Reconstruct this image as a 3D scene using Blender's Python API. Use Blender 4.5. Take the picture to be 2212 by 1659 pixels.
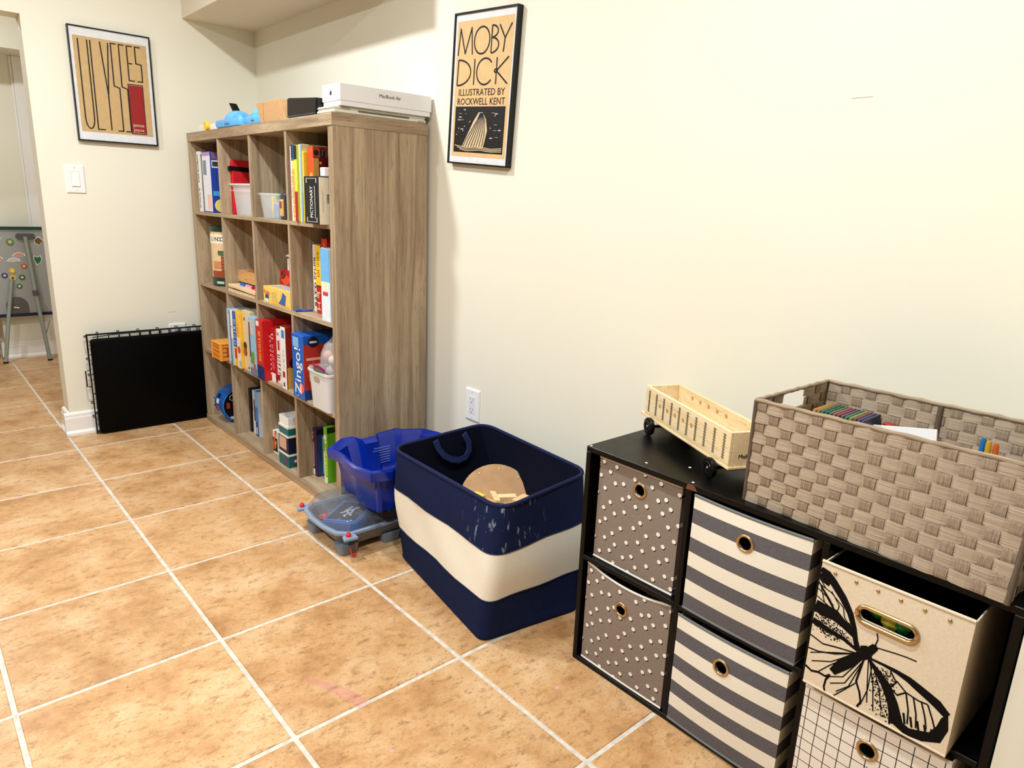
import bpy, bmesh, math, random
from mathutils import Vector, Matrix, Euler
random.seed(7)
R = math.radians
scene = bpy.context.scene
COL = scene.collection
for o in list(bpy.data.objects):
    bpy.data.objects.remove(o)

# ------------------------------------------------------------------ camera, world, lights, exposure
cam_data = bpy.data.cameras.new('camera')
cam_data.sensor_fit = 'HORIZONTAL'
cam_data.sensor_width = 36.0
cam_data.lens = 24.4177
cam_data.clip_start = 0.02
cam = bpy.data.objects.new('camera', cam_data)
COL.objects.link(cam)
rot = (Matrix.Rotation(-0.73230, 4, 'Z') @ Matrix.Rotation(1.31843, 4, 'X') @ Matrix.Rotation(0.04055, 4, 'Z'))
cam.matrix_world = Matrix.Translation((-1.572, -3.800, 1.184)) @ rot
scene.camera = cam

world = bpy.data.worlds.new('world')
scene.world = world
world.use_nodes = True
world.node_tree.nodes['Background'].inputs[0].default_value = (1.0, 0.95, 0.88, 1)
world.node_tree.nodes['Background'].inputs[1].default_value = 0.02

vs = scene.view_settings
vs.view_transform = 'Standard'
vs.look = 'None'
vs.gamma = 1.0
vs.use_curve_mapping = False
vs.exposure = -0.08

CEIL = 2.44
LAMPS = [(-1.07, -1.26, 32), (-2.40, -1.35, 37), (-1.07, -3.15, 28), (-2.40, -3.20, 40),
         (-1.55, 1.10, 20)]
for i, (lx, ly, e) in enumerate(LAMPS):
    ld = bpy.data.lights.new('recessed_light', 'AREA')
    ld.shape = 'DISK'
    ld.size = 0.11
    ld.energy = e
    ld.color = (0.93, 0.978, 1.0)
    lo = bpy.data.objects.new('recessed_light', ld)
    lo.location = (lx, ly, CEIL - 0.012)
    COL.objects.link(lo)

# ------------------------------------------------------------------ materials
def lin(c):
    c = c / 255.0
    return c / 12.92 if c <= 0.04045 else ((c + 0.055) / 1.055) ** 2.4
def rgb(c):
    return (lin(c[0]), lin(c[1]), lin(c[2]), 1.0)

class NT:
    def __init__(s, name):
        s.m = bpy.data.materials.new(name)
        s.m.use_nodes = True
        s.t = s.m.node_tree
        s.b = s.t.nodes['Principled BSDF']
    def n(s, typ, **kw):
        nd = s.t.nodes.new(typ)
        for k, v in kw.items():
            if k.startswith('i_'):
                key = k[2:]
                key = int(key) if key.isdigit() else key.replace('_', ' ')
                nd.inputs[key].default_value = v
            else:
                setattr(nd, k, v)
        return nd
    def l(s, a, b):
        s.t.links.new(a, b)
    def coord(s, scale=(1, 1, 1), rotz=0, kind='Object', loc=(0, 0, 0)):
        tc = s.n('ShaderNodeTexCoord')
        mp = s.n('ShaderNodeMapping')
        mp.inputs['Scale'].default_value = scale
        mp.inputs['Rotation'].default_value = (0, 0, rotz)
        mp.inputs['Location'].default_value = loc
        s.l(tc.outputs[kind], mp.inputs[0])
        return mp.outputs[0]
    def noise(s, vec, scale, detail=4, rough=.5):
        nd = s.n('ShaderNodeTexNoise')
        nd.inputs['Scale'].default_value = scale
        nd.inputs['Detail'].default_value = detail
        nd.inputs['Roughness'].default_value = rough
        if vec is not None: s.l(vec, nd.inputs['Vector'])
        return nd.outputs[0]
    def ramp(s, fac, stops, interp='LINEAR'):
        nd = s.n('ShaderNodeValToRGB')
        cr = nd.color_ramp
        cr.interpolation = interp
        while len(cr.elements) < len(stops): cr.elements.new(0.5)
        for e, (p, c) in zip(cr.elements, stops):
            e.position = p
            e.color = c if len(c) == 4 else (*c, 1)
        s.l(fac, nd.inputs[0])
        return nd.outputs[0]
    def mix(s, fac, a, b, blend='MIX'):
        nd = s.n('ShaderNodeMix', data_type='RGBA', blend_type=blend)
        for val, idx in ((fac, 0), (a, 6), (b, 7)):
            if hasattr(val, 'links'): s.l(val, nd.inputs[idx])
            else: nd.inputs[idx].default_value = val
        return nd.outputs[2]
    def math(s, op, a, b=None, c=None):
        nd = s.n('ShaderNodeMath', operation=op)
        for i, v in enumerate((a, b, c)):
            if v is None: continue
            if hasattr(v, 'links'): s.l(v, nd.inputs[i])
            else: nd.inputs[i].default_value = v
        return nd.outputs[0]
    def bump(s, h, strength=.3, dist=.002):
        nd = s.n('ShaderNodeBump')
        nd.inputs['Strength'].default_value = strength
        nd.inputs['Distance'].default_value = dist
        s.l(h, nd.inputs['Height'])
        s.l(nd.outputs[0], s.b.inputs['Normal'])
    def out(s, col=None, rough=.5, metal=0, spec=.5):
        if col is not None:
            if hasattr(col, 'links'): s.l(col, s.b.inputs['Base Color'])
            else: s.b.inputs['Base Color'].default_value = col
        s.b.inputs['Roughness'].default_value = rough
        s.b.inputs['Metallic'].default_value = metal
        s.b.inputs['Specular IOR Level'].default_value = spec
        return s.m

CACHE = {}
def P(c, rough=.5, var=.06, spec=.4, metal=0, scale=60):
    """plain painted / printed surface: one colour with faint procedural variation"""
    key = (c, rough, var, spec, metal)
    if key in CACHE: return CACHE[key]
    s = NT('paint_%d_%d_%d' % c)
    base = rgb(c)
    if var > 0:
        nz = s.noise(s.coord(), scale, 3)
        a = tuple(x * (1 - var) for x in base[:3]) + (1,)
        b = tuple(min(1, x * (1 + var)) for x in base[:3]) + (1,)
        col = s.ramp(nz, [(.3, a), (.7, b)])
    else:
        col = base
    CACHE[key] = s.out(col, rough, metal, spec)
    return CACHE[key]

def m_wall():
    s = NT('cream_wall_paint')
    v = s.coord()
    n1 = s.noise(v, 1.5, 2)
    col = s.ramp(n1, [(.3, rgb((233, 230, 213))), (.7, rgb((236, 233, 217)))])
    s.bump(s.noise(v, 260, 2), .08, .0006)
    return s.out(col, .62, 0, .3)
def m_tile():
    s = NT('tan_floor_tile')
    tc = s.n('ShaderNodeTexCoord'); oi = s.n('ShaderNodeObjectInfo')
    off = s.n('ShaderNodeVectorMath', operation='MULTIPLY_ADD')
    cmb = s.n('ShaderNodeCombineXYZ')
    s.l(oi.outputs['Random'], cmb.inputs[0]); s.l(oi.outputs['Random'], cmb.inputs[1])
    s.l(cmb.outputs[0], off.inputs[0]); off.inputs[1].default_value = (37, 53, 0)
    s.l(tc.outputs['Object'], off.inputs[2])
    v = off.outputs[0]
    big = s.noise(v, 5.5, 8, .68)
    mp = s.n('ShaderNodeMapping'); mp.inputs['Scale'].default_value = (1, 1.7, 1); mp.inputs['Rotation'].default_value = (0, 0, .4)
    s.l(v, mp.inputs[0])
    med = s.noise(mp.outputs[0], 24, 9, .74)
    col = s.ramp(big, [(.30, rgb((168, 122, 78))), (.47, rgb((201, 157, 110))), (.66, rgb((219, 184, 142)))])
    dk = s.ramp(med, [(.34, (0, 0, 0)), (.48, (1, 1, 1))])
    col = s.mix(dk, rgb((158, 118, 76)), col)
    lt = s.ramp(med, [(.58, (0, 0, 0)), (.72, (1, 1, 1))])
    ltf = s.math('MULTIPLY', lt, .55)
    col = s.mix(ltf, col, rgb((224, 198, 162)))
    fine = s.noise(mp.outputs[0], 95, 5, .75)
    pit = s.ramp(fine, [(.33, (0, 0, 0)), (.43, (1, 1, 1))])
    col = s.mix(pit, rgb((122, 90, 56)), col)
    tone = s.math('MULTIPLY_ADD', oi.outputs['Random'], .14, .93)
    hs = s.n('ShaderNodeHueSaturation'); s.l(col, hs.inputs['Color']); s.l(tone, hs.inputs['Value'])
    hs.inputs['Saturation'].default_value = 1.02
    h = s.math('MULTIPLY_ADD', med, .5, s.math('MULTIPLY', fine, .4))
    s.bump(h, .25, .002)
    return s.out(hs.outputs[0], .36, 0, .45)
def m_grout():
    s = NT('pale_grout')
    v = s.coord()
    col = s.ramp(s.noise(v, 40, 5, .7), [(.3, rgb((184, 176, 164))), (.6, rgb((218, 211, 199)))])
    s.bump(s.noise(v, 400, 2), .3, .001)
    return s.out(col, .85, 0, .2)
def m_wood(name, axis, dark=(130, 109, 85), mid=(166, 144, 116), light=(192, 171, 141)):
    """laminate with long grain; axis = grain direction in object space"""
    s = NT(name)
    sc = {'X': (.8, 14, 14), 'Y': (14, .8, 14), 'Z': (14, 14, .7)}[axis]
    v = s.coord(sc)
    warp = s.noise(v, 1.1, 3, .5)
    va = s.n('ShaderNodeVectorMath', operation='ADD')
    cm = s.n('ShaderNodeCombineXYZ')
    w = s.math('MULTIPLY_ADD', warp, 1.6, -.8)
    for i in range(3):
        if 'XYZ'[i] != axis: s.l(w, cm.inputs[i])
    s.l(v, va.inputs[0]); s.l(cm.outputs[0], va.inputs[1])
    g1 = s.noise(va.outputs[0], 2.2, 6, .6)
    g2 = s.noise(va.outputs[0], 17, 6, .75)
    col = s.ramp(g1, [(.30, rgb(dark)), (.47, rgb(mid)), (.68, rgb(light))])
    dk = s.ramp(g2, [(.34, (0, 0, 0)), (.46, (1, 1, 1))])
    f = s.math('MULTIPLY_ADD', dk, .62, .38)
    col = s.mix(f, rgb(tuple(int(x * .72) for x in dark)), col)
    s.bump(g2, .12, .0008)
    return s.out(col, .5, 0, .3)
def m_black_lam():
    s = NT('black_laminate')
    v = s.coord((1, 1, 1))
    n1 = s.noise(v, 30, 4)
    col = s.ramp(n1, [(.3, rgb((5, 5, 5))), (.7, rgb((9, 9, 9)))])
    r = s.math('MULTIPLY_ADD', n1, .2, .22)
    s.l(r, s.b.inputs['Roughness'])
    m = s.out(col, .3, 0, .18)
    s.l(r, s.b.inputs['Roughness'])
    return m
def m_polka():
    s = NT('taupe_polka_dot_fabric')
    tc = s.n('ShaderNodeTexCoord'); sp = s.n('ShaderNodeSeparateXYZ'); s.l(tc.outputs['Object'], sp.inputs[0])
    def dots(dy, dz, rad):
        cm = s.n('ShaderNodeCombineXYZ')
        s.l(s.math('ADD', sp.outputs[1], dy), cm.inputs[0]); s.l(s.math('ADD', sp.outputs[2], dz), cm.inputs[1])
        vo = s.n('ShaderNodeTexVoronoi', voronoi_dimensions='2D', feature='F1')
        vo.inputs['Scale'].default_value = 29; vo.inputs['Randomness'].default_value = .45
        mp = s.n('ShaderNodeMapping'); mp.inputs['Rotation'].default_value = (0, 0, .6)
        s.l(cm.outputs[0], mp.inputs[0]); s.l(mp.outputs[0], vo.inputs['Vector'])
        return s.math('LESS_THAN', vo.outputs['Distance'], rad)
    ground = s.ramp(s.noise(s.coord(), 500, 2), [(.3, rgb((126, 112, 101))), (.7, rgb((150, 136, 124)))])
    c = s.mix(dots(.0024, .0022, .15), ground, rgb((48, 42, 38)))
    c = s.mix(dots(0, 0, .152), c, rgb((246, 240, 228)))
    return s.out(c, .85, 0, .15)
def m_stripe():
    s = NT('charcoal_and_cream_striped_fabric')
    tc = s.n('ShaderNodeTexCoord'); sp = s.n('ShaderNodeSeparateXYZ'); s.l(tc.outputs['Object'], sp.inputs[0])
    y = sp.outputs[1]; z = sp.outputs[2]
    fr = s.math('FRACT', s.math('MULTIPLY_ADD', z, 1 / .0685, .93))
    st = s.math('LESS_THAN', fr, .5)
    wv = s.math('MULTIPLY', s.math('SINE', s.math('MULTIPLY', y, 3000)), s.math('SINE', s.math('MULTIPLY', z, 3000)))
    nz = s.noise(s.coord((1, 1, 8)), 420, 2)
    gcol = s.ramp(nz, [(.35, rgb((76, 73, 77))), (.65, rgb((118, 114, 116)))])
    c = s.mix(st, rgb((238, 231, 214)), gcol)
    s.bump(wv, .05, .0004)
    return s.out(c, .85, 0, .15)
def m_grid():
    s = NT('white_fabric_with_black_grid')
    tc = s.n('ShaderNodeTexCoord'); sp = s.n('ShaderNodeSeparateXYZ'); s.l(tc.outputs['Object'], sp.inputs[0])
    nz = s.noise(s.coord(), 9, 2)
    def ln(c, off):
        f = s.math('FRACT', s.math('MULTIPLY_ADD', s.math('MULTIPLY_ADD', nz, .004, c), 1 / .0240, off))
        return s.math('LESS_THAN', f, .065)
    m = s.math('MAXIMUM', ln(sp.outputs[1], .3), ln(sp.outputs[2], .1))
    c = s.mix(m, rgb((236, 228, 216)), rgb((24, 22, 22)))
    return s.out(c, .85, 0, .15)
def m_cloth(name, c1, c2, chalk=False, sc=300):
    s = NT(name)
    v = s.coord()
    col = s.ramp(s.noise(v, sc, 3, .7), [(.3, rgb(c1)), (.7, rgb(c2))])
    if chalk:
        sp = s.n('ShaderNodeSeparateXYZ'); s.l(v, sp.inputs[0])
        st = s.noise(s.coord((1, 1, .35)), 46, 3, .6)
        m = s.ramp(st, [(.60, (0, 0, 0)), (.70, (1, 1, 1))])
        dist = s.n('ShaderNodeVectorMath', operation='DISTANCE'); s.l(v, dist.inputs[0]); dist.inputs[1].default_value = (-.16, -.29, .365)
        near = s.ramp(dist.outputs['Value'], [(.06, (1, 1, 1)), (.17, (0, 0, 0))])
        f = s.math('MULTIPLY', s.math('MULTIPLY', m, near), .7)
        col = s.mix(f, col, rgb((190, 198, 212)))
    s.bump(s.noise(v, 700, 2), .25, .0008)
    return s.out(col, .9, 0, .1)
def m_straw(name, axis, c1, c2, c3):
    s = NT(name)
    sc = {'Y': (60, 6, 900), 'X': (6, 60, 900), 'Z': (400, 900, 6)}[axis]
    oi = s.n('ShaderNodeObjectInfo')
    tc = s.n('ShaderNodeTexCoord')
    va = s.n('ShaderNodeVectorMath', operation='ADD')
    s.l(tc.outputs['Object'], va.inputs[0]); s.l(oi.outputs['Random'], va.inputs[1])
    mp = s.n('ShaderNodeMapping'); mp.inputs['Scale'].default_value = sc; s.l(va.outputs[0], mp.inputs[0])
    n1 = s.noise(mp.outputs[0], 1, 3, .6)
    col = s.ramp(n1, [(.28, rgb(c1)), (.5, rgb(c2)), (.7, rgb(c3))])
    s.bump(n1, .35, .001)
    return s.out(col, .7, 0, .25)
def m_kraft():
    return P((186, 146, 104), .85, .08, .15, 0, 90)
def m_glass(name, col, alpha=.25, rough=.12):
    s = NT(name)
    nz = s.noise(s.coord(), 40, 2)
    a = s.math('MULTIPLY_ADD', nz, .06, alpha - .03)
    s.l(a, s.b.inputs['Alpha'])
    return s.out(rgb(col), rough, 0, .6)

WALL = m_wall()
TILE = m_tile()
GROUT = m_grout()
WOODZ = m_wood('bookcase_laminate_vertical_grain', 'Z')
WOODY = m_wood('bookcase_laminate_long_grain', 'Y')
WOODX = m_wood('bookcase_laminate_deep_grain', 'X')
BLACKL = m_black_lam()
POLKA = m_polka()
STRIPE = m_stripe()
GRID = m_grid()
NAVY = m_cloth('navy_canvas', (17, 25, 56), (29, 39, 74), True)
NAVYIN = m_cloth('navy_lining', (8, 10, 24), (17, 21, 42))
CREAMC = m_cloth('cream_canvas', (232, 225, 206), (243, 237, 221))
LINEN = m_cloth('natural_linen', (222, 206, 178), (234, 220, 194), False, 220)
STRAWH = m_straw('paper_straw_band', 'Y', (142, 125, 106), (176, 158, 136), (200, 184, 162))
STRAWX = m_straw('paper_straw_band_end', 'X', (142, 125, 106), (176, 158, 136), (200, 184, 162))
STRAWV = m_straw('paper_straw_stake', 'Z', (112, 96, 80), (148, 129, 109), (172, 154, 132))
KRAFT = m_kraft()
BLONDE = m_wood('blonde_wood', 'X', (214, 180, 134), (230, 200, 156), (240, 216, 176))
BLONDEY = m_wood('blonde_wood_long', 'Y', (214, 180, 134), (232, 204, 160), (242, 220, 182))
OAK = m_wood('honey_wood', 'Y', (196, 140, 80), (216, 166, 104), (230, 186, 126))
WHITE = P((240, 240, 238), .45, .01)
TRIM = P((242, 240, 236), .4, .01)
BLACK = P((6, 6, 7), .5, .05, .2)
BLACKG = P((6, 6, 7), .3, .05, .35)
BRASS = P((196, 166, 120), .32, .05, .5, .9)
STEEL = P((176, 182, 176), .4, .04, .5, .35)
CLEAR = m_glass('clear_plastic', (228, 232, 236), .28, .15)
FROST = m_glass('frosted_plastic', (236, 236, 234), .72, .4)
BAGP = m_glass('thin_plastic_bag', (230, 226, 224), .35, .1)
DOME = m_glass('smoky_clear_plastic', (140, 140, 146), .34, .05)
BLUET = m_glass('blue_clear_plastic', (56, 136, 222), .9, .15)

# ------------------------------------------------------------------ mesh helpers
class MB:
    def __init__(s):
        s.v = []; s.f = []
    def add(s, vs, fs):
        o = len(s.v)
        s.v += [tuple(p) for p in vs]
        s.f += [tuple(i + o for i in f) for f in fs]
        return s
    def box(s, x0, x1, y0, y1, z0, z1):
        x0, x1 = min(x0, x1), max(x0, x1); y0, y1 = min(y0, y1), max(y0, y1); z0, z1 = min(z0, z1), max(z0, z1)
        return s.add([(x0, y0, z0), (x1, y0, z0), (x1, y1, z0), (x0, y1, z0), (x0, y0, z1), (x1, y0, z1), (x1, y1, z1), (x0, y1, z1)],
                     [(0, 3, 2, 1), (4, 5, 6, 7), (0, 1, 5, 4), (1, 2, 6, 5), (2, 3, 7, 6), (3, 0, 4, 7)])
    def hexa(s, b, t):
        """b, t: four bottom and four top corners, counter-clockwise from above"""
        return s.add(list(b) + list(t), [(0, 3, 2, 1), (4, 5, 6, 7), (0, 1, 5, 4), (1, 2, 6, 5), (2, 3, 7, 6), (3, 0, 4, 7)])
    def prism(s, pts, vec):
        n = len(pts); vec = Vector(vec)
        vs = [Vector(p) for p in pts] + [Vector(p) + vec for p in pts]
        fs = [tuple(range(n - 1, -1, -1)), tuple(range(n, 2 * n))] + [(i, (i + 1) % n, n + (i + 1) % n, n + i) for i in range(n)]
        return s.add(vs, fs)
    def loft(s, rings, cap0=True, cap1=True, closed=True):
        n = len(rings[0]); vs = []; fs = []
        for r in rings: vs += list(r)
        for k in range(len(rings) - 1):
            for i in range(n if closed else n - 1):
                j = (i + 1) % n
                fs.append((k * n + i, k * n + j, (k + 1) * n + j, (k + 1) * n + i))
        if cap0: fs.append(tuple(range(n - 1, -1, -1)))
        if cap1: fs.append(tuple(range((len(rings) - 1) * n, len(rings) * n)))
        return s.add(vs, fs)
    def lathe(s, prof, n=24, c=(0, 0, 0), axis='Z', cap0=True, cap1=True):
        rings = []
        for r, h in prof:
            ring = []
            for i in range(n):
                a = 2 * math.pi * i / n
                u, w = r * math.cos(a), r * math.sin(a)
                p = {'Z': (u, w, h), 'X': (h, u, w), 'Y': (w, h, u)}[axis]
                ring.append((p[0] + c[0], p[1] + c[1], p[2] + c[2]))
            rings.append(ring)
        return s.loft(rings, cap0, cap1)
    def tube(s, pts, r, n=8, closed=False):
        pts = [Vector(p) for p in pts]
        m = len(pts); rings = []
        up = Vector((0, 0, 1))
        for k, p in enumerate(pts):
            a = pts[k - 1] if (k > 0 or closed) else p
            b = pts[(k + 1) % m] if (k < m - 1 or closed) else p
            t = (b - a)
            t = t.normalized() if t.length > 1e-9 else Vector((0, 0, 1))
            ref = up if abs(t.dot(up)) < .95 else Vector((1, 0, 0))
            u = t.cross(ref).normalized(); w = u.cross(t)
            rr = r[k] if isinstance(r, (list, tuple)) else r
            rings.append([p + (u * math.cos(2 * math.pi * i / n) + w * math.sin(2 * math.pi * i / n)) * rr for i in range(n)])
        if closed:
            rings.append(rings[0])
            return s.loft(rings, False, False)
        return s.loft(rings)
    def torus(s, c, R0, r0, axis='X', n=28, k=8):
        rings = []
        for i in range(n + 1):
            a = 2 * math.pi * i / n
            ring = []
            for j in range(k):
                b = 2 * math.pi * j / k
                rad = R0 + r0 * math.cos(b); h = r0 * math.sin(b)
                u, w = rad * math.cos(a), rad * math.sin(a)
                p = {'Z': (u, w, h), 'X': (h, u, w), 'Y': (w, h, u)}[axis]
                ring.append((p[0] + c[0], p[1] + c[1], p[2] + c[2]))
            rings.append(ring)
        return s.loft(rings, False, False)
    def ball(s, c, rx, ry=None, rz=None, n=16, k=9):
        ry = ry or rx; rz = rz or rx
        rings = []
        for j in range(k + 1):
            t = math.pi * j / k
            r = max(math.sin(t), 1e-3)
            rings.append([(c[0] + rx * r * math.cos(2 * math.pi * i / n), c[1] + ry * r * math.sin(2 * math.pi * i / n), c[2] - rz * math.cos(t)) for i in range(n)])
        return s.loft(rings)
    def mesh(s, name, bevel=0, seg=1, smooth=None, fix=True):
        me = bpy.data.meshes.new(name)
        me.from_pydata([tuple(p) for p in s.v], [], s.f)
        bm = bmesh.new(); bm.from_mesh(me)
        if fix:
            bmesh.ops.remove_doubles(bm, verts=bm.verts, dist=1e-6)
            bmesh.ops.recalc_face_normals(bm, faces=bm.faces)
        if bevel:
            es = [e for e in bm.edges if len(e.link_faces) == 2 and e.calc_face_angle(0) > .5]
            bmesh.ops.bevel(bm, geom=es, offset=bevel, segments=seg, affect='EDGES', clamp_overlap=True)
        bm.to_mesh(me); bm.free()
        if smooth is not None:
            me.polygons.foreach_set('use_smooth', [True] * len(me.polygons))
            me.set_sharp_from_angle(angle=R(smooth))
        return me
    def build(s, name, mat, parent=None, bevel=0, seg=1, smooth=None, fix=True, loc=None):
        return obj(name, s.mesh(name, bevel, seg, smooth, fix), mat, parent, loc)

def obj(name, me, mat=None, parent=None, loc=None):
    o = bpy.data.objects.new(name, me)
    COL.objects.link(o)
    if mat is not None and me is not None and len(me.materials) == 0: me.materials.append(mat)
    if parent: o.parent = parent
    if loc: o.location = loc
    return o
def tag(o, label, cat, group=None):
    o['label'] = label; o['category'] = cat
    if group: o['group'] = group
    return o
def thing(name, label, cat, loc=(0, 0, 0), rotz=0, group=None, rot=None):
    o = bpy.data.objects.new(name, None)
    COL.objects.link(o)
    o.location = loc
    o.rotation_euler = rot if rot else (0, 0, rotz)
    o.empty_display_size = .05
    return tag(o, label, cat, group)
def struct(o):
    o['kind'] = 'structure'
    return o

# text as flat print; frames: x = reading direction, y = up of the letters
FRAMES = {
    'front': ((0, -1, 0), (0, 0, 1)),          # on faces that look to -X
    'front_down': ((0, 0, -1), (0, -1, 0)),
    'front_up': ((0, 0, 1), (0, 1, 0)),
    'side': ((1, 0, 0), (0, 0, 1)),            # on faces that look to -Y
    'side_up': ((0, 0, 1), (-1, 0, 0)),
    'side_down': ((0, 0, -1), (1, 0, 0)),
}
def text(body, size, parent, pos, frame, mat, sx=1.0, name='lettering', weight=0, align='CENTER'):
    cu = bpy.data.curves.new('t', 'FONT')
    cu.body = body; cu.size = size; cu.align_x = align; cu.align_y = 'CENTER'
    cu.resolution_u = 2; cu.extrude = .00025; cu.offset = weight
    t = bpy.data.objects.new('t', cu); COL.objects.link(t)
    bpy.context.view_layer.update()
    me = bpy.data.meshes.new_from_object(t.evaluated_get(bpy.context.evaluated_depsgraph_get()))
    bpy.data.objects.remove(t); bpy.data.curves.remove(cu)
    x, y = Vector(FRAMES[frame][0]), Vector(FRAMES[frame][1]); z = x.cross(y)
    M = Matrix(((x[0] * sx, y[0], z[0], pos[0]), (x[1] * sx, y[1], z[1], pos[1]), (x[2] * sx, y[2], z[2], pos[2]), (0, 0, 0, 1)))
    me.transform(M)
    me.name = name
    me.materials.clear()
    return obj(name, me, mat, parent)

def rrect(x0, x1, y0, y1, r, z, n=5):
    pts = []
    for cx, cy, a0 in ((x1 - r, y1 - r, 0), (x0 + r, y1 - r, 90), (x0 + r, y0 + r, 180), (x1 - r, y0 + r, 270)):
        for i in range(n + 1):
            a = R(a0 + 90 * i / n)
            pts.append((cx + r * math.cos(a), cy + r * math.sin(a), z))
    return pts
def quadround(c, r, z, n=5):
    """rounded quad from four xy corners (counter-clockwise)"""
    pts = []
    for i in range(4):
        p = Vector(c[i]); a = (Vector(c[i - 1]) - p).normalized(); b = (Vector(c[(i + 1) % 4]) - p).normalized()
        p0 = p + a * r; p1 = p + b * r
        for k in range(n + 1):
            t = k / n
            q = p0 * (1 - t) ** 2 + p * 2 * t * (1 - t) + p1 * t * t
            pts.append((q.x, q.y, z))
    return pts
def strip(pts, w, thick=.0004, normal=(0, 0, 1)):
    """flat ribbon along a polyline lying in the plane with this normal"""
    m = MB(); nv = Vector(normal); pts = [Vector(p) for p in pts]
    n = len(pts)
    segs = [(pts[k + 1] - pts[k]).normalized() for k in range(n - 1)]
    wv = [(w[k] if isinstance(w, (list, tuple)) else w) for k in range(n)]
    def end(k, sg):
        # soft bends share an averaged edge, sharp corners keep square overlapping ends
        t = segs[sg]; other = segs[sg - 1] if k == sg else (segs[sg + 1] if sg + 1 < n - 1 else None)
        if k == sg and sg == 0: other = None
        p = pts[k]
        if other is not None and t.dot(other) > .5: d = (t + other).normalized()
        else:
            d = t
            if other is not None: p = p + (t if k > sg else -t) * wv[k] * .4
        sd = nv.cross(d).normalized() * wv[k] / 2
        return p + sd, p - sd
    for k in range(n - 1):
        a0, a1 = end(k, k); b0, b1 = end(k + 1, k)
        m.prism([a0, a1, b1, b0], nv * (thick + (k % 2) * thick * .1))
    return m

# ------------------------------------------------------------------ room shell
FY = 0.05        # far wall plane
def wall(name, x0, x1, y0, y1, z0, z1, mat=None):
    return struct(MB().box(x0, x1, y0, y1, z0, z1).build(name, mat or WALL))
wall('wall_right', 0, .12, -6.2, FY + .13, 0, CEIL)
fw = MB().box(-1.015, .0, FY, FY + .12, 0, CEIL)
struct(fw.build('wall_far', WALL))
wall('wall_header', -4.2, -1.015, FY, FY + .12, 1.89, CEIL)
TAUPE = P((150, 138, 120), .8, .02)
wall('wall_return', -.336, 0, -6.2, -3.632, 0, CEIL)
wall('wall_left', -4.32, -4.2, -6.2, 3.8, 0, CEIL, TAUPE)
wall('wall_back', -4.2, 0, -6.32, -6.2, 0, CEIL, TAUPE)
wall('wall_hall', -1.045, -.80, 2.10, 2.22, 0, CEIL)
wall('wall_hall_side', -1.045, -1.0, 2.22, 3.7, 0, CEIL)
wall('wall_hall_right', -.66, -.56, FY + .12, 2.22, 0, CEIL)
wall('wall_hall_end', -4.2, -1.045, 3.7, 3.8, 0, CEIL)
wall('wall_hall_soffit', -4.2, -.66, 1.80, 2.10, 2.00, CEIL)
struct(MB().box(-4.32, .12, -6.32, 3.9, CEIL, CEIL + .1).build('ceiling', P((228, 220, 206), .8, .01)))
struct(MB().box(-.353, 0, -1.47, FY, 1.993, CEIL).build('ceiling_soffit', P((226, 216, 198), .8, .01)))
# door beside the hall wall
d1 = struct(MB().box(-.73, -.66, 2.12, 2.15, 0, 2.0).build('door_1', TRIM))
MB().box(-.80, -.735, 2.075, 2.105, 0, 2.0).box(-.815, -.80, 2.085, 2.1, 0, 2.0).build('door_casing', TRIM, d1, .004)

# baseboards with a moulded profile (profile in depth / height)
PROF = [(0, 0), (.024, 0), (.024, .012), (.016, .022), (.014, .024), (.014, .085), (.011, .094), (.011, .104), (.006, .112), (0, .114)]
def baseboard(name, a, b, inward, z0=0):
    a, b, n = Vector(a), Vector(b), Vector(inward)
    ra = [(a.x + n.x * d, a.y + n.y * d, z0 + h) for d, h in PROF]
    rb = [(b.x + n.x * d, b.y + n.y * d, z0 + h) for d, h in PROF]
    return struct(MB().loft([ra, rb]).build(name, TRIM))
baseboard('baseboard_far', (-1.039, FY), (-.05, FY), (0, -1))
baseboard('baseboard_far_end', (-1.015, FY), (-1.015, FY + .14), (-1, 0))
baseboard('baseboard_hall', (-1.069, 2.10), (-.815, 2.10), (0, -1))
baseboard('baseboard_hall_side', (-1.045, 2.076), (-1.045, 3.7), (-1, 0))
def thin_base(name, x0, x1, y0, y1):
    return struct(MB().box(x0, x1, y0, y1, 0, .1).build(name, TRIM, None, .003))
thin_base('baseboard_return', -.347, -.336, -6.2, -3.66)
thin_base('baseboard_hall_end', -4.2, -1.07, 3.688, 3.7)

# floor: grout bed with separate tiles
floor = struct(MB().box(-4.32, .12, -6.32, 3.9, -.06, -.0022).build('floor', GROUT))
PITCH = .465; GAP = .0105
hs_ = (PITCH - GAP) / 2
tm = MB().box(-hs_, hs_, -hs_, hs_, -.012, 0).mesh('tile', .0022, 1)
tm.materials.append(TILE)
OX, OY = -1.0330, -2.0506
for i in range(-7, 3):
    for j in range(-5, 12):
        cx, cy = OX + (i + .5) * PITCH, OY + (j + .5) * PITCH
        if cx > 0.25 or cx < -4.0 or cy > 3.75: continue
        if cy > .6 and cx > -.5: continue
        if cx - hs_ > -.05: continue
        o = obj('tile', tm, None, floor, (cx, cy, random.uniform(-.0004, 0)))
        o.rotation_euler = (0, 0, random.choice((0, math.pi)))
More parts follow.
